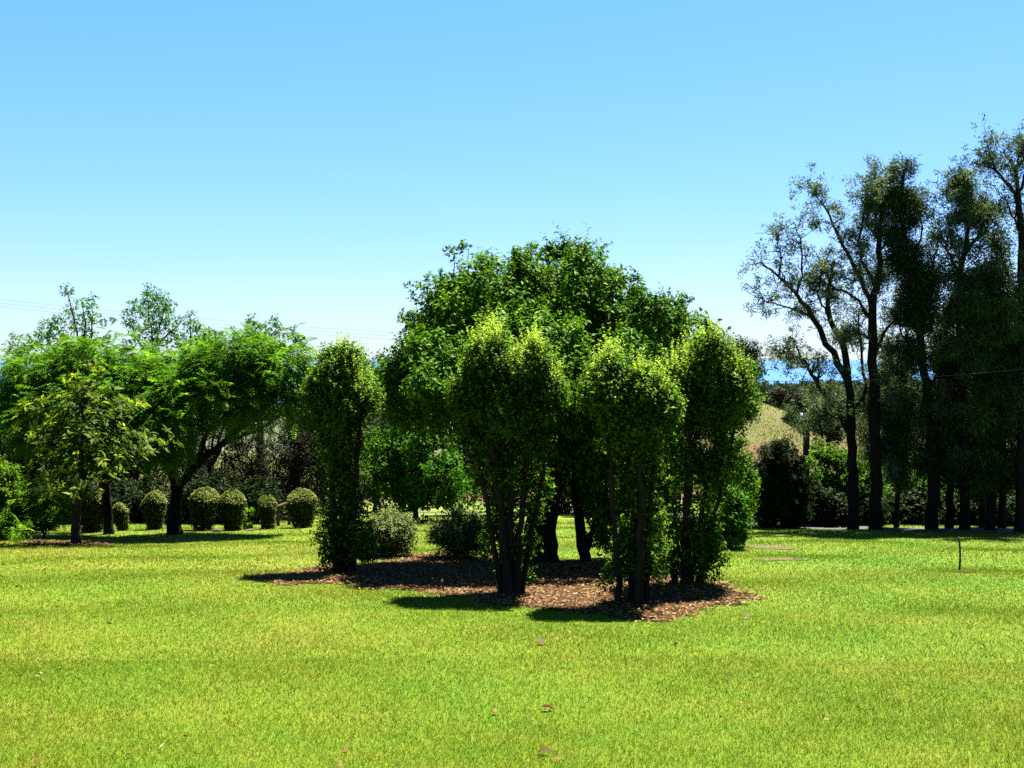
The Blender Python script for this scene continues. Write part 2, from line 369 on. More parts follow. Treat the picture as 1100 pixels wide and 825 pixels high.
def twig_leaves(lv, rng, pos, out, cv, tl, k, L, W, up=0.3, spread=0.8, base=0.45, var=0.18, tip=0.15, cvar=0.08, nup=0.7, jit=0.35, droop=0.1, fold=0.12):
    n = len(pos)
    td = unit(out + np.array([0, 0, up]) + jit * rng.normal(size=(n, 3)))
    t = (np.arange(k) + 0.5) / k
    tlen = tl * rng.uniform(0.6, 1.3, n)
    pb = pos[:, None] + td[:, None] * (t[None, :, None] * tlen[:, None, None])
    tdk = np.repeat(td[:, None], k, 1)
    sidev = perp(tdk.reshape(-1, 3), rng).reshape(n, k, 3)
    d = unit(tdk * (1.05 - spread) + sidev * spread + 0.15 * rng.normal(size=(n, k, 3)))
    nr = unit(np.array([0, 0, 1.0]) * nup + 0.5 * tdk + 0.55 * rng.normal(size=(n, k, 3)))
    v = base + cvar * cv[:, None] + tip * (t[None] - 0.5) * 2 + var * rng.normal(size=(n, k))
    Ls = L * rng.uniform(0.65, 1.25, n * k); 
    lv.add(pb.reshape(-1, 3), d.reshape(-1, 3), nr.reshape(-1, 3), Ls, W * Ls / L, v.ravel(), droop=droop, fold=fold)

def shoots(lv, tb, rng, pts, h, k, L, W, base=0.7, lean=0.25):
    """thin upright shoots with leaves standing out of a crown"""
    for p in pts:
        d = unit(np.array([0, 0, 1.0]) + lean * rng.normal(size=3)); hh = h * rng.uniform(0.45, 1.25) * (1.35 if rng.random() < .12 else 1)
        kk = max(3, int(k * hh / h)); t = rng.uniform(0, 1, kk)
        pb = p + d * (t * hh)[:, None]
        dd = unit(perp(np.repeat(d[None], kk, 0), rng) + 0.5 * d)
        lv.add(pb, dd, unit(np.array([0, 0, 1.0]) + 0.5 * rng.normal(size=(kk, 3))), L * rng.uniform(0.6, 1.1, kk) * (1.1 - 0.5 * t), W * (1.1 - 0.5 * t), base + 0.15 * rng.normal(size=kk) + 0.15 * t)
        if tb is not None: tb.limb([p - d * hh * 0.4, p + d * hh], 0.006, 0.003, sides=3, seg=2)

def ground_pt(px, Y):
    x = (px - 550.0) / F * Y
    # exact x for this pixel column does not depend on row to first order
    return np.array([x, Y, float(gz(x, Y))])

# ================================================================== SETTING
rows = np.concatenate([np.arange(-14, 62, 0.4), np.arange(62, 160, 2.0), np.arange(160, 400, 12.0), np.arange(400, 3300, 60.0)])
cols = np.linspace(-1, 1, 221)
YY, RR = np.meshgrid(rows, cols, indexing='ij')
XX = RR * (26 + 1.0 * np.maximum(YY, 0))
ZZ = gz(XX, YY)
nr_, nc_ = YY.shape
ii = np.arange(nr_ - 1)[:, None] * nc_ + np.arange(nc_ - 1)[None]
Fg = np.stack([ii, ii + 1, ii + nc_ + 1, ii + nc_], -1).reshape(-1, 4)
gobj = mesh_np("ground", np.stack([XX, YY, ZZ], -1), [Fg], ground_m, smooth_sh=True)
set_props(gobj, "sloping sunlit lawn running down to fields and the coast", "ground", kind="structure")

sx_ = np.linspace(-60000, 60000, 25); sy_ = np.concatenate([[700, 2000, 4000, 8000], np.linspace(15000, 70000, 12)])
SY, SX = np.meshgrid(sy_, sx_, indexing='ij'); n2, m2 = SY.shape
ii = np.arange(n2 - 1)[:, None] * m2 + np.arange(m2 - 1)[None]
sea = mesh_np("sea", np.stack([SX, SY, np.full_like(SX, -60.0)], -1), [np.stack([ii, ii + 1, ii + m2 + 1, ii + m2], -1).reshape(-1, 4)], sea_m)
set_props(sea, "blue sea reaching the horizon", "sea", kind="structure")

def wob(x, y, s=1.0):
    return np.sin(x * 2.1 * s + 1.3 * y * s) * 0.5 + np.sin(3.7 * x * s - 2.9 * y * s + 1) * 0.3 + np.sin(7.1 * x * s + 6.3 * y * s + 2) * 0.2

def in_poly(x, y, poly):
    ins = np.zeros(x.shape, bool); n = len(poly); dmin = np.full(x.shape, 1e9)
    for i in range(n):
        x1, y1 = poly[i]; x2, y2 = poly[(i + 1) % n]
        c = ((y1 > y) != (y2 > y)) & (x < (x2 - x1) * (y - y1) / (y2 - y1 + 1e-12) + x1)
        ins ^= c
        t = np.clip(((x - x1) * (x2 - x1) + (y - y1) * (y2 - y1)) / ((x2 - x1) ** 2 + (y2 - y1) ** 2 + 1e-12), 0, 1)
        dmin = np.minimum(dmin, np.hypot(x - x1 - t * (x2 - x1), y - y1 - t * (y2 - y1)))
    return np.where(ins, dmin, -dmin)

def sheet(name, mask, x0, x1, y0, y1, step, lift, mat, label, cat):
    xs = np.arange(x0, x1, step); ys = np.arange(y0, y1, step)
    Yg, Xg = np.meshgrid(ys, xs, indexing='ij'); n, m = Yg.shape
    keep = mask(Xg[:-1, :-1] + step / 2, Yg[:-1, :-1] + step / 2) > 0
    ii = (np.arange(n - 1)[:, None] * m + np.arange(m - 1)[None])[keep]
    Fq = np.stack([ii, ii + 1, ii + m + 1, ii + m], -1)
    used = np.unique(Fq); mp = np.full(n * m, -1); mp[used] = np.arange(len(used))
    V = np.stack([Xg, Yg, gz(Xg, Yg) + lift], -1).reshape(-1, 3)[used]
    o = mesh_np(name, V, [mp[Fq]], mat, smooth_sh=True); return set_props(o, label, cat, kind="structure")

bed_px = [(268, 621), (320, 611), (362, 606), (400, 604), (440, 596), (530, 596), (600, 602), (680, 606), (770, 624), (806, 636), (803, 648), (765, 658), (728, 666), (690, 668), (640, 661), (585, 656), (520, 652), (470, 642), (430, 636), (395, 634), (360, 629), (300, 628)]
bed_poly = [tuple(G(*q)[:2]) for q in bed_px]
def bed_mask(x, y): return in_poly(x, y, bed_poly) - 0.16 + 0.26 * wob(x, y, 1.0) + 0.12 * wob(x, y, 3.1) + 0.07 * wob(y, x, 8.3)
bx_ = [q[0] for q in bed_poly]; by_ = [q[1] for q in bed_poly]
sheet("mulch_bed", bed_mask, min(bx_) - .6, max(bx_) + .6, min(by_) - .6, max(by_) + .6, 0.04, 0.012, mulch_m, "brown mulch bed strewn with dry leaves under the tree group", "mulch bed")

def ell_mask(px, py, wpx, dY):
    c = G(px, py); a = wpx * c[1] / F
    return (lambda x, y: (0.85 - np.hypot((x - c[0]) / a, (y - c[1]) / dY)) * min(a, dY) + 0.16 * wob(x, y, 2.0) + .1 * wob(y, x, 5.0)), (c, a, dY)
patches = []
for px, py, wpx, dY, lab, mt in [(75, 584, 58, 0.75, "bare brown soil ring round the young tree", mulch_m), (826, 588, 30, 0.7, "pale dry soil strip nearer the driveway, beside the clipped shrub", soil_m),
                              (838, 601, 28, 0.45, "pale dry soil strip on the right lawn in front of the driveway", soil_m), (1032, 614, 15, 0.3, "small ring of bare soil round the iron stake", mulch_m)]:
    mk, (c, a, d) = ell_mask(px, py, wpx, dY); patches.append(mk)
    sheet("soil_patch", mk, c[0] - a - .5, c[0] + a + .5, c[1] - d - .5, c[1] + d + .5, 0.05, 0.012, mt, lab, "soil patch")

drive_c = [(6.8, 60.0), (7.4, 48.0), (8.3, 40.5), (10.5, 37.6), (14, 35.6), (18, 33.6), (24, 31.4), (34, 29.5), (46, 28.5)]
_dc = np.array(drive_c)
def drive_mask(x, y):
    dm = np.full(x.shape, 1e9)
    for (x1, y1), (x2, y2) in zip(_dc[:-1], _dc[1:]):
        t = np.clip(((x - x1) * (x2 - x1) + (y - y1) * (y2 - y1)) / ((x2 - x1) ** 2 + (y2 - y1) ** 2), 0, 1)
        dm = np.minimum(dm, np.hypot(x - x1 - t * (x2 - x1), y - y1 - t * (y2 - y1)))
    return 1.15 - dm + 0.12 * wob(x, y, 0.8)
sheet("driveway", drive_mask, 4, 47, 27, 62, 0.12, 0.016, gravel_m, "grey gravel driveway along the row of tall trees", "driveway")
def path_mask(x, y): return 1.3 - np.abs(y - 54 - 0.08 * x) + 0.1 * wob(x, y)
sheet("path", path_mask, -14, 4, 50, 58, 0.15, 0.02, gravel_m, "pale gravel path beyond the round green tree", "path")

# ---- grass blades
rng = np.random.default_rng(11)
def blades():
    Vs = []; As = []
    for y0, y1, den, hgt, wid in [(5.2, 7.5, 9000, .032, .0038), (7.5, 10, 6000, .033, .0046), (10, 14, 3200, .034, .006), (14, 20, 1700, .036, .0085), (20, 29, 700, .04, .013), (29, 44, 260, .045, .02)]:
        hw = lambda y: 0.56 * y + 1.2
        n = int(den * (y1 - y0) * (hw(y0) + hw(y1)))
        y = rng.uniform(y0, y1, n); x = rng.uniform(-1, 1, n) * hw(y1)
        k = np.abs(x) < hw(y); x = x[k]; y = y[k]
        bare = bed_mask(x, y)
        for p in patches: bare = np.maximum(bare, p(x, y))
        dm = drive_mask(x, y)
        edge = rng.random(len(x))
        k = (bare < 1.1 * (edge ** 2.6) - 0.12 * edge) & (dm < 0.03)
        
        x = x[k]; y = y[k]; n = len(x)
        tall = 1 + 0.14 * wob(x * 0.9, y * 0.9)
        h = hgt * rng.uniform(0.5, 1.35, n) * tall; w = wid * rng.uniform(0.7, 1.4, n)
        a = rng.uniform(0, 2 * np.pi, n); ln = rng.uniform(0.2, 1.5, n) * h; la = rng.uniform(0, 2 * np.pi, n)
        b = np.stack([x, y, gz(x, y) - 0.006], -1); s = np.stack([np.cos(a), np.sin(a), 0 * a], -1) * w[:, None] / 2
        tp = b + np.stack([np.cos(la) * ln, np.sin(la) * ln, h], -1)
        Vs.append(np.stack([b - s, b + s, tp], 1).reshape(-1, 3))
        v = np.clip(rng.normal(0.5, 0.26, n), 0, 0.85); dry = rng.random(n) < 0.10; v[dry] = rng.uniform(0.88, 1, dry.sum())
        As.append(np.repeat(v, 3))
    V = np.concatenate(Vs); n = len(V) // 3
    o = mesh_np("grass", V, [np.arange(n * 3).reshape(n, 3)], blade_m, attr=np.concatenate(As))
    set_props(o, "short mown grass in fresh green and dry yellow patches", "grass", kind="stuff"); print("blades", n)
blades()

# ---- leaf litter on the bed
def litter():
    n = 42000
    x = rng.uniform(min(bx_) - .5, max(bx_) + .5, n); y = rng.uniform(min(by_) - .5, max(by_) + .5, n)
    k = bed_mask(x, y) > -0.35 * rng.random(n) ** 2
    px_, py_ = x[k], y[k]
    c = G(75, 584); n2 = 1500
    x2 = rng.normal(c[0], 1.0, n2); y2 = rng.normal(c[1], 0.5, n2); kk = patches[0](x2, y2) > -0.15
    y3 = rng.uniform(5.5, 26, 380); x3 = rng.uniform(-1, 1, 380) * (.55 * y3 + 1); k3 = rng.random(380) < .25 + .75 * (wob(x3 * .4, y3 * .4) > .1)
    px_ = np.concatenate([px_, x2[kk], x3[k3]]); py_ = np.concatenate([py_, y2[kk], y3[k3]]); n = len(px_)
    lv = Leaves(); a = rng.uniform(0, 2 * np.pi, n)
    d = unit(np.stack([np.cos(a), np.sin(a), rng.normal(0, .25, n)], -1))
    lv.add(np.stack([px_, py_, gz(px_, py_) + 0.018 + 0.015 * rng.random(n)], -1), d, unit(np.array([0, 0, 1.0]) + 0.45 * rng.normal(size=(n, 3))), rng.uniform(.03, .085, n), rng.uniform(.014, .035, n), rng.beta(2.2, 1.9, n))
    set_props(lv.build("leaf_litter", lm_lit), "dry brown fallen leaves scattered over the mulch", "leaf litter", kind="stuff")
litter()

# ================================================================== CENTRE: BIG TREE
def limbs_to(tb, rng, start, targets, r0, r1, sides=6, sag=0.15, jit=0.03):
    for t in targets:
        t = np.asarray(t); m = start * 0.5 + t * 0.5 + rng.normal(size=3) * sag * np.linalg.norm(t - start) * 0.5
        m[2] += 0.1 * np.linalg.norm(t - start)
        tb.limb([start, m, t], r0, r1, sides=sides, seg=8, rng=rng, jit=jit)

def big_tree():
    rng = np.random.default_rng(5); Y = 21.4
    base = ground_pt(580, Y)
    t = thing("broadleaf_tree", "large dark green broad-crowned tree rising behind the columnar shrubs", "tree", base)
    tb = Tubes()
    fork = P(590, 520, Y)
    tb.limb([base - [0, 0, .1], P(582, 565, Y), fork], 0.34, 0.24, 10, 10, rng, .015, flare=.35)
    f2 = P(600, 450, Y + .3)
    tb.limb([fork, P(596, 480, Y), f2], 0.19, 0.14, 8, 8, rng, .02)
    tops = [P(520, 340, Y - .4), P(560, 300, Y + .5), P(610, 300, Y), P(660, 330, Y + .4), P(720, 370, Y), P(455, 400, Y + .3), P(500, 400, Y - 1.4), P(640, 400, Y - 1.6), P(570, 380, Y + 1.8), P(690, 400, Y + 1.5)]
    limbs_to(tb, rng, f2, tops[:5] + tops[7:], .10, .02)
    f3 = P(560, 470, Y - .2); tb.limb([fork, P(575, 495, Y), f3], .15, .11, 8, 6, rng, .02)
    limbs_to(tb, rng, f3, [tops[0], tops[5], tops[6], P(430, 420, Y - .5), P(480, 380, Y + 1)], .08, .018)
    # second, thinner stem
    b2 = ground_pt(630, Y + .6)
    tb.limb([b2 - [0, 0, .1], P(622, 560, Y + .6), P(618, 500, Y + .5), P(630, 430, Y + .4)], .12, .06, 8, 12, rng, .02)
    tb.limb([P(630, 590, Y + .6), P(640, 560, Y + .6), P(655, 490, Y + .6)], .07, .04, 6, 8, rng, .02)
    blobs = [B(452, 414, 28, 40, Y, 1.2), B(468, 368, 24, 32, Y, 1.1), B(492, 340, 34, 36, Y - .3, 1.3), B(542, 330, 50, 44, Y, 1.6), B(597, 320, 46, 46, Y + .3, 1.6), B(632, 322, 26, 40, Y + .4, 1.2), B(655, 345, 32, 32, Y, 1.3), B(692, 356, 36, 38, Y, 1.5),
             B(728, 378, 32, 30, Y + .2, 1.2), B(745, 405, 28, 30, Y, 1.1), B(496, 412, 46, 54, Y - 1.5, 1.7), B(468, 405, 34, 40, Y - 1.9, 1.3), B(570, 395, 56, 56, Y - 1.7, 1.9), B(640, 415, 50, 50, Y - 1.6, 1.8), B(700, 425, 40, 42, Y - .9, 1.5), B(600, 470, 55, 35, Y + .6, 1.5),
             B(560, 370, 70, 60, Y + 1.6, 1.4), B(660, 400, 60, 45, Y + 1.6, 1.3), B(482, 405, 44, 44, Y + .6, 1.1), B(640, 505, 40, 40, Y + 1.0, 1.0, 1.3), B(665, 545, 32, 42, Y + 1.2, .8, 1.4), B(705, 510, 36, 44, Y + 1.0, 1.0, 1.2), B(700, 560, 30, 36, Y + 1.2, .7, 1.2), B(590, 480, 40, 34, Y + 1.0, 1.0, 1.2), B(540, 470, 36, 30, Y + .8, 1.0, 1.0),
             B(436, 430, 16, 28, Y, .8)]
    lv = Leaves()
    pos, out, cv = sample_blobs(rng, blobs, 34000, clump=.30, per_clump=48, inner=.3, shell=(.62, 1.08))
    twig_leaves(lv, rng, pos, out, cv, .24, 8, .105, .05, up=.45, base=.40, cvar=.10, tip=.2)
    # high tuft and ragged crown top
    tuft = [B(503, 272, 11, 8, Y - .2, .25), B(488, 276, 6, 4, Y - .2, .15), B(515, 282, 8, 6, Y - .2, .15), B(576, 275, 10, 9, Y, .3), B(618, 282, 9, 10, Y, .3), B(683, 312, 10, 12, Y, .3), B(722, 342, 8, 14, Y, .25), B(756, 352, 8, 13, Y, .25), B(650, 300, 8, 8, Y, .2), B(468, 308, 7, 8, Y, .2), B(440, 345, 9, 9, Y, .3), B(590, 272, 9, 6, Y, .2), B(560, 282, 10, 8, Y, .3)]
    pos, out, cv = sample_blobs(rng, tuft, 520, clump=.10, per_clump=12, inner=.3)
    twig_leaves(lv, rng, pos, out, cv, .16, 7, .10, .048, up=.5, base=.48)
    for tb_ in tuft: tb.limb([tb_[0] - [0.05, 0, .9], tb_[0] + [0, 0, .1]], .018, .006, 4, 4, rng, .02)
    tb.build("trunk", bark_dark, t, base); lv.build("crown", lm_big, t, base)
big_tree()

# ================================================================== COLUMNAR SHRUBS
def column(label, px, Y, stems, blobs, low, ntw, nlow, seed, shoot_n=40):
    rng = np.random.default_rng(seed)
    base = ground_pt(px, Y)
    t = thing("columnar_shrub", label, "shrub", base, "columnar shrubs of the centre group")
    for pts, r0, r1 in stems:
        tb = Tubes()
        path = [np.array([*(P(x, y, Y + dy)),]) for x, y, dy in pts]
        g = path[0].copy(); g[2] = float(gz(g[0], g[1])) - .05; path[0] = g
        tb.limb(path, r0 * .9, r1 * .85, 7, 14, rng, .012, flare=.3)
        for _ in range(4):
            k = rng.uniform(.6, 1); a = path[-2] * (1 - k) + path[-1] * k
            b = blobs[rng.integers(len(blobs))][0] + rng.normal(size=3) * .15
            tb.limb([a, (a + b) / 2 + rng.normal(size=3) * .06, b], r1 * .7, .006, 4, 5, rng, .01)
        tb.build("stem", bark_grey, t, base)
    lv = Leaves(); half = max(abs(b[0][0] - base[0]) + b[1][0] for b in blobs) * .75
    full = []
    for c, rr, w in blobs:                                # the crown is as deep as it is wide
        for q in (-.5, 0, .5): full.append((c + np.array([0, q * half * rng.uniform(.6, 1.2), rng.normal() * .06 - .07]), np.maximum(rr - np.array([.13, .13, .22]), .1) * (1 if q == 0 else .85), w))
    blobs = full
    pos, out, cv = sample_blobs(rng, blobs, int(ntw * 3.0), clump=.17, per_clump=30, inner=.35, shell=(.6, 1.0), top=.2)
    twig_leaves(lv, rng, pos, out, cv, .17, 8, .05, .034, up=.8, base=.36, cvar=.06, tip=.14, var=.14, jit=.3)  # older body leaves, toned darker still so crown shade is in the colour
    if low:
        pos, out, cv = sample_blobs(rng, low, int(nlow * 1.45), clump=.13, per_clump=16, inner=.5)
        twig_leaves(lv, rng, pos, out, cv, .15, 6, .055, .036, up=.5, base=.34, tip=.12)  # low leaves also carry painted shade in their darker tone
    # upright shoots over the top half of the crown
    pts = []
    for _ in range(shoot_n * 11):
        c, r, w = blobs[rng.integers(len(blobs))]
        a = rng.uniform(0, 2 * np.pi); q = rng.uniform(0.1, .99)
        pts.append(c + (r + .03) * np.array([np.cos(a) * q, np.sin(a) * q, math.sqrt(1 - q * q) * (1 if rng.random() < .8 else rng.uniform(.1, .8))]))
    shoots(lv, None, rng, pts, .38, 25, .048, .032, base=.82, lean=.16)  # pale new growth, also standing in for the sunlit top
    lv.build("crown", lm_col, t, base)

Y1 = 19.3
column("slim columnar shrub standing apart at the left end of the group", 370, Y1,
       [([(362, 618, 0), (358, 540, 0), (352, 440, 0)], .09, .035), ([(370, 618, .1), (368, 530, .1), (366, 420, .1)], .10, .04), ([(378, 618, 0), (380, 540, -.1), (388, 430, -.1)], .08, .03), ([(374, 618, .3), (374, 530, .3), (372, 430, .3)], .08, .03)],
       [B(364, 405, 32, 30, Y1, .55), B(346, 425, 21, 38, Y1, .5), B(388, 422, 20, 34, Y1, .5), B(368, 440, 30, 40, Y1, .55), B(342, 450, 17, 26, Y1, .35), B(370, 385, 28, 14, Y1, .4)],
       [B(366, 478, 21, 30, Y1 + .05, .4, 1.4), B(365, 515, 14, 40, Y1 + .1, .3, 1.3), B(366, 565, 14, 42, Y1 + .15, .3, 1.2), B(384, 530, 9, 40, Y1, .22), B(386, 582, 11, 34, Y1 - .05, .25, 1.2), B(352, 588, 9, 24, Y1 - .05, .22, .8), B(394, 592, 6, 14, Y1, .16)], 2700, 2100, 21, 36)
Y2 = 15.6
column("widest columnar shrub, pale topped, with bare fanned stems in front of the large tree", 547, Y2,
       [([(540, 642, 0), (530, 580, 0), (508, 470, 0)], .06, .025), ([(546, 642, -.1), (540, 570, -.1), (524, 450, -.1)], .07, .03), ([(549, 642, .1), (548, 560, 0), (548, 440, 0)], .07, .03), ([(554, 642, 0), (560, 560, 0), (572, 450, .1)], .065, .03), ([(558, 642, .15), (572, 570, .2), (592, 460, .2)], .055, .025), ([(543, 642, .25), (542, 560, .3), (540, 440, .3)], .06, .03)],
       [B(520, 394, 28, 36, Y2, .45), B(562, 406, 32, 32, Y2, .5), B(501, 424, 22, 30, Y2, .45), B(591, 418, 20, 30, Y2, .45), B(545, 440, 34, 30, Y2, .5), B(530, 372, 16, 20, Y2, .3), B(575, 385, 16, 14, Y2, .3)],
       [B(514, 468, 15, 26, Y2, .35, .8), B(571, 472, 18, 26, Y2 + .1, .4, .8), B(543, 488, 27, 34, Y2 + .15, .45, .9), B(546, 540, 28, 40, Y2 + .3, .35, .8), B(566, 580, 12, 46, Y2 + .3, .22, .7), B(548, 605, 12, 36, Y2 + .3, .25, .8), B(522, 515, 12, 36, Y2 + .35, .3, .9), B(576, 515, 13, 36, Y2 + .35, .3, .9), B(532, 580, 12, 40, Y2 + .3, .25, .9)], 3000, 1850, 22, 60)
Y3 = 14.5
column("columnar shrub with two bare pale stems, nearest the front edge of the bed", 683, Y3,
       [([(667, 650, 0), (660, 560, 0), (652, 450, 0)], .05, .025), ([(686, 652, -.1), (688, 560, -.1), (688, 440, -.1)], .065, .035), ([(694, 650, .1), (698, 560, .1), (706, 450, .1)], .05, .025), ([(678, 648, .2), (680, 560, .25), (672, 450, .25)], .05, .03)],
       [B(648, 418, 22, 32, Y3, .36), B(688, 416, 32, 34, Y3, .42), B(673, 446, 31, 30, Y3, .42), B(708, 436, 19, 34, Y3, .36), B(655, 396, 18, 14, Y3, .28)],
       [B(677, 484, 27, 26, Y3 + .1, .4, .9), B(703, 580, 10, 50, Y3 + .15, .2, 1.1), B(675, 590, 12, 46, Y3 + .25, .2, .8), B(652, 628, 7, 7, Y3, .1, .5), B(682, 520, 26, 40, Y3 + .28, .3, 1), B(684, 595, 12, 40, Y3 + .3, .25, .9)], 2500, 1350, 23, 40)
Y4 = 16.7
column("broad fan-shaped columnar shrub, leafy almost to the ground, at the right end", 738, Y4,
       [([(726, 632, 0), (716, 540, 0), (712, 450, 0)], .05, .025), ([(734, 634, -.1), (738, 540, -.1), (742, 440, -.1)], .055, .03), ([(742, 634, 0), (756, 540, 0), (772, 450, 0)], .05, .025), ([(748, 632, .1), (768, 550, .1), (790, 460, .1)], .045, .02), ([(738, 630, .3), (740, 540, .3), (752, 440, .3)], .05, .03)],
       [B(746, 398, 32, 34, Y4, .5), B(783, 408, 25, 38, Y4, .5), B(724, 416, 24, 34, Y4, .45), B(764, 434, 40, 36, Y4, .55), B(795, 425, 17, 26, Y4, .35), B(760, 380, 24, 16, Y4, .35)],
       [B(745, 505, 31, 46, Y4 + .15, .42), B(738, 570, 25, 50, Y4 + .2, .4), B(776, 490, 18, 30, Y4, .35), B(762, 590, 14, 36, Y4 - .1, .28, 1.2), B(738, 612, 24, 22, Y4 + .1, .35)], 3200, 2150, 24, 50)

# ================================================================== GENERIC SHRUB / TREE
def plant(name, label, cat, px, Y, blobs, mat, n, tl, k, L, W, seed, group=None, clump=.25, per=24, inner=.25, up=.3, base=.45, trunk=None, bark=None, limbs=6, shell=(.62, 1.03), tip=.12, jit=.35, nup=.7, cvar=.08, extra=None, spread=.8, var=.18, trunk_name="trunk"):
    rng = np.random.default_rng(seed); b0 = ground_pt(px, Y)
    t = thing(name, label, cat, b0, group)
    tb = Tubes()
    if trunk:
        path = [P(x, y, Y) for x, y in trunk[0]]; path[0] = b0 - [0, 0, .1]
        tb.limb(path, trunk[1], trunk[2], 8, 12, rng, trunk[1] * .08, flare=.3); st = path[-1]; r = trunk[2] * .7
    else:
        st = b0 - [0, 0, .05]; r = .03
    for i in range(min(limbs, 14)):
        c, rr, w = blobs[i % len(blobs)]
        limbs_to(tb, rng, st, [c + rng.normal(size=3) * rr * .3], r, max(.008, r * .2), 5)
    tb.build(trunk_name if trunk else "stem", bark or bark_dark, t, b0)
    lv = Leaves()
    pos, out, cv = sample_blobs(rng, blobs, n, clump=clump, per_clump=per, inner=inner, shell=shell)
    k_ok = pos[:, 2] > gz(pos[:, 0], pos[:, 1]) + .02
    pos, out, cv = pos[k_ok], out[k_ok], cv[k_ok]
    twig_leaves(lv, rng, pos, out, cv, tl, k, L, W, up=up, base=base, tip=tip, jit=jit, nup=nup, cvar=cvar, spread=spread, var=var)
    lv.build("crown", mat, t, b0)
    return t

# rose bushes of the bed
plant("rose_bush", "grey-green rose bush between the slim columnar shrub and the grass", "bush", 416, 23.0,
      [B(415, 572, 21, 22, 23, .5), B(402, 580, 12, 16, 23, .35), B(430, 578, 12, 16, 23, .35), B(415, 590, 14, 12, 23, .35)], lm_rose, 2400, .2, 7, .055, .03, 31, "rose bushes in the bed", clump=.12, per=14, up=.6, inner=.35)
plant("rose_bush", "taller grey-green rose bush left of the fanned stems", "bush", 494, 22.7,
      [B(494, 572, 26, 20, 22.7, .55), B(478, 578, 16, 16, 22.7, .4), B(512, 576, 14, 18, 22.7, .4), B(496, 590, 18, 14, 22.7, .4)], lm_rose, 2600, .2, 7, .055, .03, 32, "rose bushes in the bed", clump=.12, per=14, up=.6, inner=.35)

# round citrus tree and its neighbours
plant("citrus_tree", "round glossy green citrus tree beyond the rose bushes", "tree", 447, 42.5,
      [B(440, 480, 34, 26, 42.5, 1.5), B(415, 505, 26, 36, 42.5, 1.2), B(462, 505, 34, 40, 42.5, 1.5), B(485, 525, 22, 24, 42.5, 1.0), B(440, 530, 44, 28, 42.5, 1.5), B(430, 468, 18, 14, 42.5, .6)], lm_cit, 4200, .3, 7, .15, .075, 33, clump=.3, trunk=([(447, 560), (446, 545), (445, 520)], .12, .08))
plant("olive_tree", "pale grey-green olive tree showing above the citrus tree", "tree", 405, 50,
      [B(406, 455, 18, 18, 50, .9), B(425, 462, 12, 14, 50, .7), B(395, 475, 18, 20, 50, 1.0)], lm_oli, 1500, .3, 8, .12, .035, 34, clump=.3, trunk=([(405, 556), (405, 530), (404, 490)], .14, .09))

# ================================================================== LEFT: FEATHERY TREES
def frond_crown(lv, rng, blobs, n, fl, pairs, pl, pw, base=.45, clump=.4, per=14, inner=.15):
    pos, out, cv = sample_blobs(rng, blobs, n, clump=clump, per_clump=per, inner=inner, shell=(.65, 1.03), top=.15)
    d = unit(out * np.array([1, 1, .45]) + np.array([0, 0, -.12]) + .35 * rng.normal(size=out.shape))
    nr = unit(np.array([0, 0, 1.0]) + .3 * rng.normal(size=out.shape)); nr = unit(nr - (nr * d).sum(-1, keepdims=True) * d)
    sd = np.cross(d, nr); L = fl * rng.uniform(.6, 1.25, n)
    t = (np.arange(pairs) + .5) / pairs
    for sg in (-1, 1):
        pb = pos[:, None] + d[:, None] * (t[None, :, None] * L[:, None, None]) - np.array([0, 0, 1.0]) * (t[None, :, None] ** 2 * L[:, None, None] * .35)
        pd = unit(sg * sd[:, None] * .85 + d[:, None] * .45 + np.array([0, 0, -.12]) + .1 * rng.normal(size=(n, pairs, 3)))
        prof = np.sin(np.pi * (.18 + .72 * t))[None] * np.ones((n, 1))
        v = base + .09 * cv[:, None] + .1 * rng.normal(size=(n, pairs)) + .12 * rng.normal(size=(n, 1))
        lv.add(pb.reshape(-1, 3), pd.reshape(-1, 3), np.repeat(nr, pairs, 0), (pl * prof * rng.uniform(.8, 1.2, (n, pairs))).ravel(), np.full(n * pairs, pw), v.ravel(), droop=.12)

def feathery(label, px, Y, trunk, limbs, blobs, n, seed):
    rng = np.random.default_rng(seed); b0 = ground_pt(px, Y)
    t = thing("feathery_tree", label, "tree", b0, "feathery trees behind the trimmed shrubs")
    tb = Tubes(); path = [P(x, y, Y) for x, y in trunk[0]]; path[0] = b0 - [0, 0, .1]
    tb.limb(path, trunk[1], trunk[2], 9, 12, rng, .02, flare=.3)
    for pts, r0, r1 in limbs: tb.limb([P(x, y, Y + d) for x, y, d in pts], r0, r1, 7, 12, rng, .025)
    for c, r, w in blobs:
        s = min([P(x, y, Y + d) for pts, _, _ in limbs for x, y, d in pts], key=lambda q: np.linalg.norm(q - c))
        limbs_to(tb, rng, s, [c + rng.normal(size=3) * r * .3 for _ in range(2)], .04, .012, 5)
    tb.build("trunk", bark_dark, t, b0)
    lv = Leaves(); frond_crown(lv, rng, blobs, n, .46, 9, .17, .035, base=.46)
    lv.build("crown", lm_mim, t, b0)
Ym = 32.5
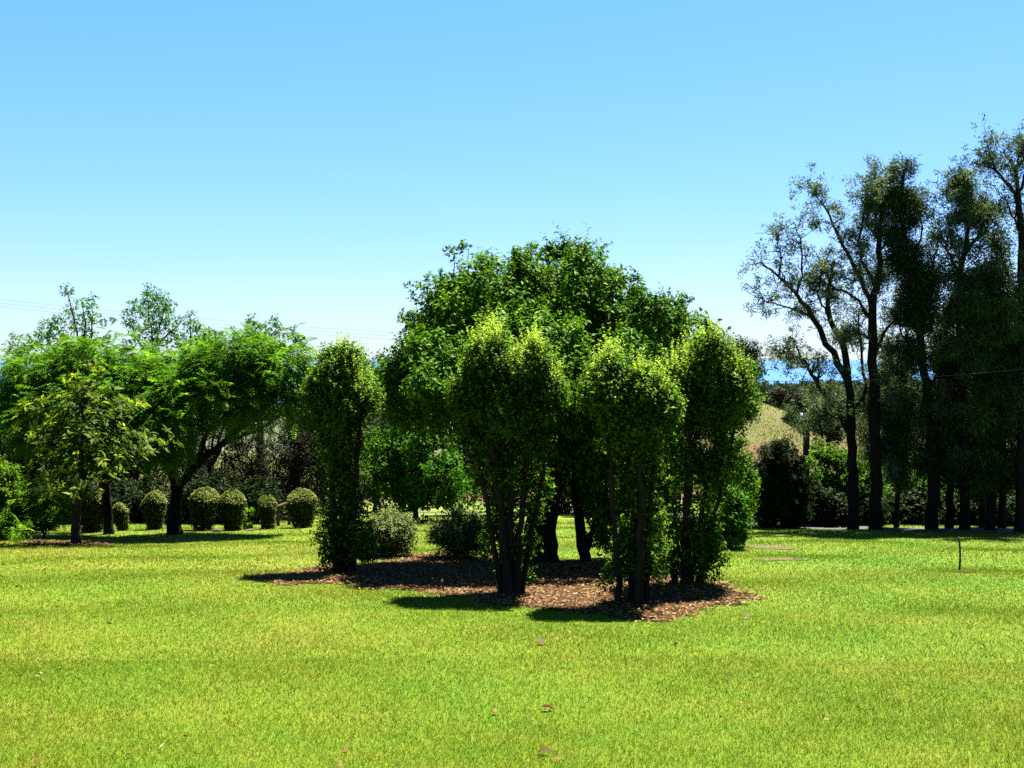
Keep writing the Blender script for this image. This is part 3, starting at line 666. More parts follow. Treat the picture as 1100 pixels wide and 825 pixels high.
feathery("feathery green tree with an arching dark limb, behind the round trimmed shrubs", 187, Ym,
         ([(187, 575), (188, 548), (192, 522)], .21, .15),
         [([(192, 522, 0), (212, 498, 0), (240, 475, -.2), (268, 452, -.4), (290, 430, -.4)], .13, .05), ([(190, 530, 0), (186, 490, .3), (196, 440, .4), (215, 405, .4)], .15, .05), ([(212, 498, 0), (226, 460, .3), (250, 420, .5), (270, 385, .4)], .09, .03), ([(188, 520, 0), (172, 480, -.5), (160, 440, -.8)], .1, .04), ([(240, 475, -.2), (275, 462, .6), (310, 440, .8)], .06, .025)],
         [B(272, 378, 34, 24, Ym, 1.3), B(302, 395, 30, 32, Ym, 1.2), B(245, 392, 34, 26, Ym - .6, 1.2), B(282, 425, 36, 26, Ym - .3, 1.2), B(215, 415, 38, 36, Ym - .8, 1.3), B(240, 427, 34, 24, Ym - .6, 1.1), B(188, 448, 32, 28, Ym - 1.2, 1.0), B(178, 478, 22, 20, Ym - 1.3, .8), B(316, 430, 16, 30, Ym + .4, .9), B(250, 410, 50, 30, Ym + 1.6, 1.2), B(210, 385, 26, 16, Ym + .6, .9), B(175, 420, 26, 30, Ym - .4, 1.0)], 5000, 41)
feathery("feathery green tree at the far left, partly hidden by the young tree", 116, Ym + .6,
         ([(116, 574), (116, 545), (112, 515)], .14, .12),
         [([(112, 515, 0), (90, 480, 0), (60, 440, 0), (40, 410, .2)], .12, .04), ([(112, 515, 0), (118, 470, .3), (112, 420, .3), (100, 390, .3)], .13, .04), ([(114, 520, 0), (140, 470, -.4), (150, 420, -.3)], .1, .04), ([(90, 480, 0), (50, 475, -.5), (18, 455, -.6)], .07, .03)],
         [B(62, 398, 42, 24, Ym + .6, 1.3), B(22, 415, 28, 28, Ym + .6, 1.2), B(110, 386, 38, 22, Ym + .6, 1.3), B(152, 392, 30, 24, Ym + .6, 1.2), B(140, 420, 34, 34, Ym - .2, 1.2), B(90, 425, 44, 32, Ym - .2, 1.3), B(40, 450, 36, 32, Ym, 1.2), B(100, 465, 40, 30, Ym - .4, 1.1), B(150, 460, 30, 30, Ym - .6, 1.0), B(80, 400, 60, 26, Ym + 2, 1.1)], 4700, 42)

# ---- young large-leaved tree in front
def young_tree():
    rng = np.random.default_rng(51); Y = 28.0; b0 = ground_pt(80, Y)
    t = thing("young_tree", "small young tree with large yellow-tipped leaves, standing on the lawn", "tree", b0)
    tb = Tubes()
    tb.limb([b0 - [0, 0, .05], P(82, 560, Y), P(86, 530, Y), P(88, 470, Y), P(92, 410, Y)], .12, .02, 8, 16, rng, .01, flare=.3)
    tb.limb([P(82, 552, Y), P(92, 530, Y), P(100, 500, Y)], .06, .02, 6, 8, rng, .01)
    spots = [(96, 392), (90, 402), (105, 405), (78, 410), (62, 420), (50, 432), (30, 436), (45, 447), (20, 462), (32, 470), (60, 452), (75, 432), (100, 425), (118, 420), (133, 432), (140, 436), (152, 428), (120, 445), (105, 450), (88, 446), (72, 466), (50, 475), (40, 490), (62, 495), (85, 480), (110, 472), (128, 470), (142, 462), (158, 484), (170, 478), (186, 470), (148, 492), (132, 490), (112, 498), (92, 505), (74, 512), (55, 512), (40, 510), (64, 528), (84, 530), (104, 525), (120, 512), (138, 505), (24, 445), (152, 470), (96, 415), (70, 440), (82, 455), (98, 462), (118, 483), (100, 480), (68, 482), (90, 520), (110, 512), (78, 498)]
    lv = Leaves()
    for x, y in spots:
        for rep in range(6):
            c = P(x + rng.normal() * 5, y + rng.normal() * 5, Y + rng.normal() * .75)
            s = P(86 + (x - 86) * .15, min(540, y + 22 + abs(x - 86) * .35), Y)
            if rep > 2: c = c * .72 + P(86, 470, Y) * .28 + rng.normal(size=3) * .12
            if rep == 0 and rng.random() < .5: tb.limb([s, (s + c) / 2 - [0, 0, .05], c], .014, .006, 4, 5, rng, .015)
            k = rng.integers(8, 13); ax = unit(c - s + np.array([0, 0, .5]))
            d = unit(perp(np.repeat(ax[None], k, 0), rng) * 1.0 + ax * rng.uniform(.15, .8, k)[:, None])
            lv.add(c + rng.normal(size=(k, 3)) * .04, d, unit(ax + .35 * rng.normal(size=(k, 3))), rng.uniform(.14, .26, k), rng.uniform(.055, .085, k), np.clip(.22 + .50 * (rep == 0) + .28 * (rep == 1) + .16 * rng.normal(size=k), 0, 1), droop=.2)  # yellow outer tips; inner leaves painted darker as shade inside the crown
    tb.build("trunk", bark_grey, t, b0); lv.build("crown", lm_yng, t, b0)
young_tree()

# ---- sparse taller trees looking over the feathery ones
def sparse(label, px, Y, trunk, branches, tufts, seed, n_per=20):
    rng = np.random.default_rng(seed); b0 = ground_pt(px, Y)
    t = thing("sparse_tree", label, "tree", b0, "thin trees behind the feathery trees")
    tb = Tubes(); path = [P(x, y, Y) for x, y in trunk]; path[0] = b0 - [0, 0, .1]
    tb.limb(path, .2, .07, 8, 12, rng, .02, flare=.3)
    bp = []
    for pts in branches:
        tb.limb([P(x, y, Y + rng.normal() * .1) for x, y in pts], .055, .014, 5, 8, rng, .02); bp += pts
    lv = Leaves()
    for x, y, r in tufts:
        c = P(x, y, Y + rng.normal() * .4); q = min(bp, key=lambda p: (p[0] - x) ** 2 + (p[1] - y - 6) ** 2)
        tb.limb([P(q[0], q[1], Y), c], .018, .006, 4, 4, rng, .01)
        k = int(n_per * (r / 5) ** 1.6); R = r * Y / F
        pos = c + unit(rng.normal(size=(k, 3))) * (rng.random(k) ** .5)[:, None] * R
        twig_leaves(lv, rng, pos, unit(pos - c), rng.normal(size=k) * .5, .2, 4, .15, .07, up=.2, base=.42, nup=.4)
    tb.build("trunk", bark_grey, t, b0); lv.build("crown", lm_spa, t, b0)
Ys = 49.0
sparse("thin open tree with scattered leaf tufts, leftmost above the feathery crowns", 62, Ys, [(62, 562), (66, 500), (78, 430), (82, 390)],
       [[(82, 392), (84, 370), (80, 345), (74, 322), (71, 312)], [(80, 400), (60, 378), (48, 362), (40, 352)], [(80, 405), (50, 390), (28, 380), (14, 368)], [(82, 395), (97, 370), (99, 345), (100, 326)], [(84, 375), (92, 350), (88, 330)]],
       [(72, 311, 5), (75, 316, 3), (88, 324, 4), (98, 324, 5), (101, 320, 3), (95, 332, 3), (79, 330, 4), (74, 337, 5), (68, 342, 4), (86, 343, 5), (93, 341, 5), (103, 341, 5), (98, 350, 5), (78, 349, 5), (83, 352, 4), (62, 346, 5), (56, 349, 4), (49, 346, 4), (58, 354, 5), (66, 357, 5), (52, 362, 6), (45, 358, 4), (42, 364, 5), (35, 359, 4), (70, 362, 6), (62, 367, 5), (88, 357, 4), (96, 361, 5), (102, 365, 6), (38, 370, 5), (47, 372, 5), (28, 368, 6), (33, 376, 5), (16, 365, 5), (10, 371, 4), (14, 379, 5), (24, 382, 6), (88, 372, 6), (76, 375, 5), (105, 370, 5), (55, 378, 6), (40, 384, 7), (66, 382, 6), (15, 388, 6)], 61)
sparse("thin leafy tree with the densest top tuft, left of the gap above the feathery crowns", 158, Ys, [(158, 562), (158, 500), (160, 430), (162, 390)],
       [[(162, 392), (164, 365), (160, 340), (158, 318)], [(164, 380), (172, 350), (178, 325)], [(162, 385), (148, 365), (140, 345)], [(163, 375), (185, 355), (196, 345)]],
       [(160, 312, 6), (166, 318, 8), (158, 324, 8), (150, 328, 7), (142, 330, 6), (176, 322, 7), (181, 330, 6), (170, 330, 9), (162, 338, 8), (152, 338, 6), (139, 340, 6), (138, 349, 5), (144, 352, 5), (178, 340, 9), (186, 344, 7), (170, 348, 8), (160, 352, 7), (150, 358, 5), (182, 353, 7), (190, 356, 5), (166, 362, 8), (158, 370, 7), (174, 366, 7), (164, 378, 8), (188, 368, 5), (195, 376, 6)], 62, 19)
sparse("small thin tree top right of the dense tuft, behind the feathery crown", 206, Ys + 1, [(206, 562), (205, 480), (204, 420), (203, 385)],
       [[(203, 388), (204, 365), (205, 345)], [(203, 385), (215, 370), (222, 362)]],
       [(205, 340, 5), (200, 346, 5), (210, 350, 5), (205, 356, 6), (216, 352, 4), (222, 357, 4), (214, 362, 6), (222, 368, 5), (202, 368, 6), (230, 366, 5), (195, 362, 5), (236, 372, 5)], 63)
sparse("thin tree whose top shows over the rounded feathery crown", 280, Ys, [(280, 562), (280, 480), (278, 420), (276, 385)],
       [[(276, 385), (272, 365), (270, 350)], [(277, 380), (290, 362), (298, 352)]],
       [(266, 350, 5), (272, 345, 5), (276, 352, 6), (284, 350, 5), (290, 350, 4), (296, 346, 5), (300, 356, 4), (268, 360, 6), (280, 362, 7), (292, 362, 5), (262, 368, 5)], 64)

# ---- background trees and shrubs on the left and behind the centre
def bg(label, px, Y, blobs, mat, n, seed, name="background_tree", L=.16, W=.07, trunk_h=None, cat="tree", group="trees behind the lawn", k=6, base=.42):
    by = min(b[0][2] for b in blobs)
    tr = ([(px, 562), (px + 2, 540), (px, trunk_h or 505)], .16, .1)
    return plant(name, label, cat, px, Y, [B(*b, **{}) if not isinstance(b[0], np.ndarray) else b for b in blobs], mat, n, .35, k, L, W, seed, group, clump=.4, per=22, inner=.25, base=base, trunk=tr, limbs=8)
bg("dark dense tree behind the left feathery tree", 35, 46, [B(28, 440, 36, 36, 46, 2), B(25, 470, 40, 50, 46, 2), B(60, 500, 40, 50, 46, 2), B(10, 510, 35, 45, 46, 2), B(40, 545, 55, 25, 46, 2)], lm_dark, 4200, 71)
bg("dark dense tree between the two feathery trunks", 140, 47, [B(95, 430, 50, 34, 47, 2), B(155, 425, 50, 34, 47, 2), B(110, 490, 45, 45, 47, 2), B(150, 480, 45, 45, 47, 2), B(135, 530, 60, 38, 47, 2)], lm_dark, 4500, 72)
bg("dark grey-green tree under the arching limb", 225, 46, [B(215, 430, 46, 34, 46, 2), B(275, 425, 34, 30, 46, 2), B(215, 490, 36, 40, 46, 2), B(235, 520, 40, 42, 46, 2), B(200, 535, 35, 32, 46, 2)], lm_oli_shade, 3800, 73, L=.12, W=.04, k=7)
bg("grey-leaved olive tree behind the round-topped shrubs", 268, 48, [B(262, 480, 34, 38, 48, 2), B(280, 510, 34, 42, 48, 2), B(262, 540, 34, 28, 48, 2)], lm_oli_shade, 3800, 74, L=.12, W=.04, k=7)
bg("grey-leaved olive tree just left of the slim columnar shrub", 318, 46, [B(318, 500, 26, 40, 46, 1.6), B(332, 470, 26, 36, 46, 1.6), B(316, 535, 30, 28, 46, 1.6)], lm_oli_shade, 3600, 75, L=.12, W=.04, k=7, base=.38)
bg("leafy green tree showing behind the slim columnar shrub", 345, 52, [B(325, 450, 22, 30, 52, 1.5), B(360, 470, 30, 50, 52, 1.8), B(350, 520, 36, 40, 52, 1.8)], lm_bri, 3600, 76)
bg("dark green tree filling the gap left of the large tree", 402, 55, [B(393, 414, 24, 22, 55, 1.6), B(413, 425, 26, 36, 55, 1.6), B(392, 470, 24, 40, 55, 1.8), B(420, 490, 30, 50, 55, 1.8)], lm_dark, 3400, 77, base=.5)
bg("dim leafy tree behind the fanned bare stems", 530, 50, [B(515, 470, 34, 40, 50, 2), B(540, 500, 36, 38, 50, 2), B(505, 512, 24, 26, 50, 1.4)], lm_dark, 3400, 78, base=.5)
bg("dim leafy tree behind the large trunk", 590, 52, [B(585, 490, 40, 50, 52, 2), B(610, 520, 40, 36, 52, 2)], lm_dark, 3400, 79)
bg("dim leafy tree behind the two bare pale stems", 668, 50, [B(660, 480, 44, 50, 50, 2), B(690, 520, 44, 40, 50, 2), B(650, 530, 30, 28, 50, 1.6)], lm_dark, 3600, 80)
bg("dark round-topped tree peeking out above the fan-shaped columnar shrub", 775, 60, [B(768, 378, 26, 18, 60, 1.6), B(790, 372, 18, 14, 60, 1.2), B(806, 390, 14, 18, 60, 1.0), B(785, 405, 34, 30, 60, 2), B(770, 440, 34, 34, 60, 2)], lm_dark, 4000, 81, trunk_h=480, base=.36)
plant("leafy_shrub", "bright green loose shrub behind the fan-shaped columnar shrub", "shrub", 786, 31, [B(786, 492, 20, 24, 31, .7), B(776, 515, 24, 28, 31, .8), B(795, 515, 14, 22, 31, .6), B(780, 545, 26, 26, 31, .8)], lm_bri, 2200, .25, 6, .11, .055, 82, "shrubs right of the centre group", clump=.22)
plant("leafy_shrub", "clipped broad-leaved shrub on the lawn by the pale soil strips", "shrub", 785, 26, [B(785, 556, 16, 30, 26, .5), B(782, 575, 16, 16, 26, .5), B(790, 545, 12, 18, 26, .4)], lm_cit, 1500, .16, 6, .085, .045, 83, "shrubs right of the centre group", clump=.14)

for i, (px, w, lab) in enumerate([(70, 34, "dark low bush behind the young tree's trunk and the broad trimmed shrub"), (148, 30, "added dark bush for the shade behind the narrow and oval trimmed shrubs"), (196, 26, "added dark bush for the shade right behind the feathery trunk"), (232, 24, "added dark bush for the shade behind the two round-topped trimmed shrubs"), (274, 22, "added dark bush for the shade behind the slim trimmed shrub, left of the timber"), (112, 24, "added dark bush for the shade at the foot of the far left feathery trunk")]):
    plant("leafy_bush", lab, "bush", px, 40.5, [B(px - w * .4, 545, w * .6, 22, 40.5, .8), B(px + w * .4, 540, w * .6, 24, 40.5, .8), B(px, 553, w * .9, 14, 40.5, .8)], lm_dark, 1500, .3, 6, .13, .06, 180 + i, "bushes added as shade behind the trimmed shrubs", clump=.25, base=.36)  # bushes added to darken the shaded gap behind the trimmed shrubs
# ---- round trimmed shrubs
def trimmed(label, px, top, bot, w, Y, seed, mat=lm_trim):
    rng = np.random.default_rng(seed); b0 = ground_pt(px, Y)
    t = thing("trimmed_shrub", label, "shrub", b0, "trimmed shrubs along the far lawn edge")
    H = (bot - top) * Y / F; R = w * .445 * Y / F; lx, ly = rng.normal(size=2) * .05
    tb = Tubes()
    for i in range(5):
        a = i * 1.26 + rng.random(); e = b0 + [math.cos(a) * R * .5, math.sin(a) * R * .5, H * .7]
        tb.limb([b0 + [math.cos(a) * .05, math.sin(a) * .05, -.03], (b0 + e) / 2 + rng.normal(size=3) * .03, e], .02, .008, 5, 5, rng, .01)
    tb.build("stem", bark_dark, t, b0)
    n = int(4200 * max(.5, R / .5)); u = rng.random(n)
    h = u ** .8; prof = np.where(h < .66, .58 + .42 * (h / .66), np.sqrt(np.clip(1 - ((h - .66) / .36) ** 2, 0, 1)))
    a = rng.uniform(0, 2 * np.pi, n); rr = R * prof * np.sqrt(rng.uniform(.15, 1, n)) * (1 + .07 * np.sin(3 * a + h * 5 + seed * 1.7) + .06 * np.sin(2 * a - h * 7 + seed * 2.3) + .04 * np.sin(7 * a + 11 * h))
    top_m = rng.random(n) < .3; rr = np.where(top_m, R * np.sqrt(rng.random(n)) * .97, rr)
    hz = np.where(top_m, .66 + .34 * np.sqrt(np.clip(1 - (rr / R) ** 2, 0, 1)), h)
    hz = hz * (1 + .05 * np.sin(2 * a + seed))
    pos = b0 + np.stack([np.cos(a) * rr + lx * hz, np.sin(a) * rr + ly * hz, hz * H], -1)
    out = unit(np.stack([np.cos(a) * .8, np.sin(a) * .8, (hz - .4) * 1.6], -1))
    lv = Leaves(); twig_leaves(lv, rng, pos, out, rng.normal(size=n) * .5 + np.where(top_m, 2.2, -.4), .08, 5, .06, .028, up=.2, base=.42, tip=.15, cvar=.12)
    tops = [b0 + [math.cos(q) * R * e, math.sin(q) * R * e, H * (.7 + .3 * math.sqrt(1 - e * e)) - .03] for q, e in zip(rng.uniform(0, 6.28, 34), np.sqrt(rng.random(34)))]
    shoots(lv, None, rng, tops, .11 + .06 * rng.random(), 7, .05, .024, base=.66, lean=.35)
    lv.build("crown", mat, t, b0)
trimmed("broad trimmed shrub just behind the young tree's trunk", 97, 533, 575, 36, 34, 91)
trimmed("narrowest trimmed shrub, barely wider than a post, right of the young tree", 131, 547, 574, 14, 34.5, 92)
trimmed("oval trimmed shrub next to the feathery tree's trunk", 164, 535, 573, 25, 35, 93)
trimmed("wide round-topped trimmed shrub, first right of the feathery trunk", 217, 530, 572, 33, 34.8, 94)
trimmed("round-topped trimmed shrub beside the small pale-leaved plant", 249, 532, 571, 29, 35.2, 95)
trimmed("small slim trimmed shrub left of the pale timber", 287, 537, 569.5, 19, 36.2, 96)
trimmed("vase-shaped trimmed shrub nearest the slim columnar shrub", 324, 530, 568, 33, 36.8, 97)
trimmed("dark rounded trimmed shrub under the feathery fronds at far left", 44, 532, 575, 52, 36, 98, lm_dark)
plant("leafy_shrub", "bright yellow-green shrub cut by the left picture edge", "shrub", 4, 29.6, [B(2, 522, 15, 20, 29.6, .55), B(12, 542, 12, 20, 29.6, .45), B(0, 558, 18, 22, 29.6, .55)], lm_bri, 1600, .22, 6, .10, .05, 99, "shrubs at the left edge", clump=.18, base=.6)
def frond_plant(label, px, Y, blobs, n, seed):
    rng = np.random.default_rng(seed); b0 = ground_pt(px, Y); t = thing("fern_shrub", label, "shrub", b0, "ferny shrubs at the left edge")
    tb = Tubes()
    for c, r, w in blobs: limbs_to(tb, rng, b0 - [0, 0, .03], [c], .025, .008, 5)
    tb.build("stem", bark_dark, t, b0); lv = Leaves(); frond_crown(lv, rng, blobs, n, .5, 10, .14, .03, base=.6, clump=.2)
    lv.build("crown", lm_mim, t, b0)
frond_plant("ferny shrub with arching fronds over the dark rounded shrub", 46, 30.2, [B(34, 530, 14, 6, 30.2, .4), B(54, 540, 14, 8, 30.2, .4), B(62, 545, 8, 8, 30.2, .3), B(45, 540, 12, 8, 30.2, .4)], 230, 101)
frond_plant("low ferny shrub at the lawn edge beside the yellow-green shrub", 17, 29.2, [B(16, 560, 10, 12, 29.2, .3), B(22, 569, 9, 7, 29.2, .3), B(10, 550, 9, 10, 29.2, .3)], 170, 102)
plant("small_plant", "small plant with broad pale leaves between two trimmed shrubs", "plant", 263, 36, [B(262, 553, 8, 6, 36, .25), B(266, 561, 7, 5, 36, .25)], lm_bri, 40, .12, 5, .16, .08, 103, clump=.1, per=6, limbs=4, base=.75)

# ---- timber and stones by the trimmed shrubs
def timber():
    rng = np.random.default_rng(104); a = P(296, 545, 38.5); b = P(313, 540, 39.2)
    tb = Tubes(); pa = tb.limb([a, (a + b) / 2 + [0, 0, .02], b], .07, .06, 8, 8, rng, .006)
    # stands on two stubs so that it does not float
    for q in (a * .85 + b * .15, a * .15 + b * .85):
        g = q.copy(); g[2] = float(gz(g[0], g[1])) - .05; tb.limb([g, q], .06, .055, 7, 3)
    o = tb.build("timber", pale_wood); set_props(o, "pale brown timber rail propped between two trimmed shrubs", "timber")
timber()
def rock(label, px, py, s, seed, squash=.5):
    rng = np.random.default_rng(seed); c = G(px, py); n, m = 9, 14
    th = np.linspace(0, np.pi, n); ph = np.linspace(0, 2 * np.pi, m, endpoint=False)
    T, Ph = np.meshgrid(th, ph, indexing='ij')
    d = np.stack([np.sin(T) * np.cos(Ph), np.sin(T) * np.sin(Ph), np.cos(T)], -1)
    k = rng.normal(size=(5, 3)) * 1.8; r = 1 + sum(.07 * np.sin((d * q).sum(-1) * 2 + i) for i, q in enumerate(k))
    V = d * r[..., None] * np.array([s, s * .7, s * squash]) + np.array([c[0], c[1], c[2] + s * squash * .35])
    ii = np.arange(n - 1)[:, None] * m; j = np.arange(m)[None]; j2 = (j + 1) % m
    Fq = np.stack([ii + j, ii + m + j, ii + m + j2, ii + j2], -1).reshape(-1, 4)
    o = mesh_np("stone", V, [Fq], stone_m, smooth_sh=True); set_props(o, label, "stone", "stones at the far lawn edge")
rock("flat pale stone at the foot of the small pale-leaved plant", 268, 570, .15, 1, .3)
rock("small pale stone between the two round-topped trimmed shrubs", 233, 571, .14, 2)
rock("long flat grey stone in front of the timber rail", 302, 557, .3, 3, .25)

# ================================================================== RIGHT: TALL FINE-LEAVED TREES
def tufts_needles(lv, rng, blobs, n, L, W, k=14, droop=.55, base=.45, clump=.3, per=24, inner=.25, upright=False):
    n = int(n * 1.15); pos, out, cv = sample_blobs(rng, blobs, n, clump=clump, per_clump=per, inner=inner, shell=(.35, 1.1))
    ax = unit(out * np.array([1, 1, .7]) + .4 * rng.normal(size=out.shape) + np.array([0, 0, -droop + .1]))
    d = unit(np.repeat(ax[:, None], k, 1) + .55 * rng.normal(size=(n, k, 3)) + np.array([0, 0, -droop * .5]))
    pb = np.repeat(pos[:, None], k, 1) + d * .03 + .10 * rng.normal(size=(n, k, 3))
    L = L * .62; W = W * 1.45
    v = base + .1 * cv[:, None] + .16 * rng.normal(size=(n, k))
    nr = rng.normal(size=(n * k, 3))
    lv.add(pb.reshape(-1, 3), d.reshape(-1, 3), nr, L * rng.uniform(.5, 1.3, n * k), W * rng.uniform(.7, 1.3, n * k), v.ravel(), droop=.15, fold=.05)
    return pos

def tall_tree(label, px, Y, trunk, r0, r1, limbs, blobs, n, seed, mat=None, L=.26, W=.022, base=.45, droop=.5, twigs=140, clump=.3, low=None, nlow=0, airy=0, dens=.62):
    rng = np.random.default_rng(seed); b0 = ground_pt(px, Y)
    t = thing("tall_tree", label, "tree", b0, "tall trees along the driveway")
    tb = Tubes(); path = [P(x, y, Y + (0 if len(q) == 0 else q[0])) for x, y, *q in trunk]; path[0] = b0 - [0, 0, .1]
    tr = tb.limb(path, r0 * .9, r1, 9, 22, rng, .02, flare=.12)
    knots = [tr[len(tr) // 3:]]
    for pts, a, b in limbs:
        pp = [P(x, y, Y + (0 if len(q) == 0 else q[0])) for x, y, *q in pts]
        knots.append(tb.limb(pp, a, b, 6, 12, rng, .03))
    K = np.concatenate(knots)
    lv = Leaves()
    if airy:
        ends = []
        for kp in knots[1:] + [tr[len(tr) // 2:]]:
            m = len(kp)
            for i in range(int(m * .3), m):
                for _ in range(3 if i < m - 2 else 5):
                    tg = unit(kp[min(i + 1, m - 1)] - kp[max(i - 1, 0)])
                    d = unit(tg * .6 + rng.normal(size=3) * .75 + np.array([0, 0, .15])); ln = rng.uniform(.2, .75)
                    e = kp[i] + d * ln; mid = (kp[i] + e) / 2 + rng.normal(size=3) * .06
                    if rng.random() < .5: tb.limb([kp[i], mid, e], .016, .005, 4, 4, rng, .015)
                    ends += [e, mid * .4 + e * .6]
                    for _ in range(3):
                        e2 = e + unit(d + rng.normal(size=3) * .8) * rng.uniform(.1, .35)
                        if rng.random() < .3: tb.limb([mid * .3 + e * .7, e2], .007, .003, 3, 2)
                        ends.append(e2)
        ends = np.array(ends); ends = ends[rng.random(len(ends)) < dens]; K2 = 15
        ax = unit(rng.normal(size=(len(ends), 1, 3)) + np.array([0, 0, -.2])); d = unit(ax + .8 * rng.normal(size=(len(ends), K2, 3)))
        pb = ends[:, None] + .065 * rng.normal(size=(len(ends), K2, 3)); vv = base + .14 * rng.normal(size=(len(ends), 1)) + .15 * rng.normal(size=(len(ends), K2))
        lv.add(pb.reshape(-1, 3), d.reshape(-1, 3), rng.normal(size=(len(ends) * K2, 3)), .13 * rng.uniform(.6, 1.3, len(ends) * K2), .034 * rng.uniform(.7, 1.3, len(ends) * K2), vv.ravel())
        n = int(n * airy)
    pos = tufts_needles(lv, rng, blobs, n, L, W, base=base, droop=droop, clump=clump)
    if low: tufts_needles(lv, rng, low, nlow, L, W, base=base - .08, droop=.7, clump=.35)
    for q in pos[rng.choice(len(pos), min(twigs, len(pos)), replace=False)]:
        dk = np.linalg.norm(K - q - np.array([0, 0, -.3]), axis=1); a = K[int(np.argmin(dk))]
        m = (a + q) / 2 + rng.normal(size=3) * .12 * np.linalg.norm(q - a) + np.array([0, 0, .08])
        tb.limb([a, m, q], .022, .006, 4, 6, rng, .02)
    tb.build("trunk", bark_dark, t, b0); lv.build("crown", mat or lm_cas, t, b0)

YA = 36.5
tall_tree("leaning tall tree with the widest bare-limbed sparse crown, leftmost of the row", 918, YA,
    [(918, 572), (917, 520), (915, 470), (912, 410), (905, 370), (891, 340), (890, 310), (896, 280)], .2, .04,
    [([(914, 468), (905, 450), (888, 425), (876, 409), (866, 390), (855, 372)], .11, .025),
     ([(912, 412), (895, 380), (873, 342), (855, 316), (836, 297), (818, 281)], .12, .02), ([(855, 316), (862, 290), (858, 262), (856, 245)], .04, .012), ([(836, 297), (838, 275), (834, 252)], .035, .01), ([(873, 342), (850, 330), (826, 325), (818, 318)], .035, .01), ([(915, 440), (930, 420), (925, 380), (922, 340)], .07, .02), ([(891, 340), (878, 315), (885, 285)], .04, .012), ([(876, 409), (858, 384), (842, 382)], .035, .01), ([(888, 425), (900, 440), (880, 450)], .03, .01)],
    [B(832, 256, 11, 12, YA, .6, .8), B(818, 278, 9, 12, YA, .5, .8), B(857, 252, 9, 14, YA, .6, .8), B(845, 290, 16, 14, YA, .8, .7), B(825, 318, 14, 12, YA, .7, .8), B(858, 310, 16, 16, YA, .8, .7), B(888, 290, 16, 22, YA, .9), B(880, 330, 18, 18, YA, .9, .7), B(848, 365, 22, 16, YA, .9, .6), B(858, 390, 22, 14, YA, .9, .8), B(905, 320, 14, 24, YA, .9), B(886, 395, 24, 22, YA, 1, .7), B(925, 345, 12, 22, YA, .8, .8), B(860, 340, 26, 14, YA, .9, .5)],
    2000, 111, L=.22, W=.017, base=.52, twigs=60, airy=.12, dens=.38, low=[B(882, 440, 28, 24, YA + .5, 1.2), B(930, 440, 22, 30, YA + .5, 1.2)], nlow=420)
YB = 36.0
tall_tree("tall straight tree with an open branching crown, second from the left in the row", 942, YB,
    [(942, 573), (941, 500), (939, 410), (937, 330), (945, 291), (945, 250), (951, 214), (954, 192)], .22, .025,
    [([(937, 330), (925, 300), (905, 262), (890, 232), (874, 202)], .08, .015), ([(937, 345), (915, 318), (892, 308), (882, 300)], .05, .012), ([(941, 310), (925, 270), (928, 235), (932, 205)], .06, .012), ([(938, 380), (955, 350), (970, 330)], .06, .015), ([(945, 270), (965, 240), (975, 215)], .04, .01), ([(939, 420), (965, 390), (980, 370)], .05, .012), ([(945, 250), (938, 222), (940, 198)], .03, .01)],
    [B(953, 186, 10, 9, YB, .6, .9), B(940, 212, 17, 15, YB, .9, .9), B(878, 205, 10, 9, YB, .5, .9), B(892, 228, 14, 14, YB, .8, .7), B(910, 240, 14, 18, YB, .9, .7), B(930, 240, 16, 22, YB, .9, .9), B(925, 280, 22, 24, YB, 1.1, .8), B(950, 290, 16, 24, YB, 1, .8), B(900, 270, 18, 16, YB, .9, .6), B(945, 325, 22, 22, YB, 1.1, .8), B(910, 350, 24, 20, YB, 1, .6), B(960, 360, 20, 24, YB, 1, .8), B(955, 215, 14, 18, YB, .8, .8)],
    2300, 112, L=.23, W=.018, base=.5, twigs=60, airy=.42, dens=.7, low=[B(950, 420, 24, 36, YB + .4, 1.2), B(945, 480, 18, 30, YB + .6, 1)], nlow=650)
YC = 35.4
tall_tree("tall narrow tree with a dense dark spire of foliage, pointed at the top", 1003, YC,
    [(1003, 572), (1002, 500), (998, 430), (992, 390), (984, 324), (972, 262), (968, 215), (972, 178)], .21, .03,
    [([(990, 385), (970, 360), (958, 335)], .05, .012), ([(984, 324), (1000, 290), (1008, 262)], .05, .012), ([(996, 420), (1012, 390), (1020, 360)], .05, .012), ([(972, 262), (958, 235), (950, 215)], .04, .01), ([(978, 290), (990, 250), (985, 225)], .04, .01)],
    [B(972, 180, 5, 15, YC, .3, 1.6), B(967, 205, 9, 16, YC, .5, 1.2), B(980, 222, 12, 16, YC, .6, 1.1), B(968, 250, 12, 26, YC, .6, 1.6), B(978, 290, 16, 28, YC, .8, 1.8), B(1000, 300, 9, 22, YC + .4, .6, .7), B(990, 340, 14, 26, YC + .3, .8, 1), B(962, 275, 10, 20, YC, .6, 1), B(990, 300, 12, 28, YC, .7, 1.4), B(984, 340, 16, 26, YC, .9, 1.5), B(984, 385, 14, 28, YC, .8, 1.0), B(986, 270, 8, 14, YC, .5, .7)],
    2300, 113, lm_cas2, L=.24, W=.02, base=.36, twigs=120, low=[B(985, 440, 24, 36, YC + .4, 1.2), B(1000, 490, 20, 34, YC + .5, 1), B(970, 470, 18, 34, YC + .6, 1)], nlow=950)
YD = 35.0
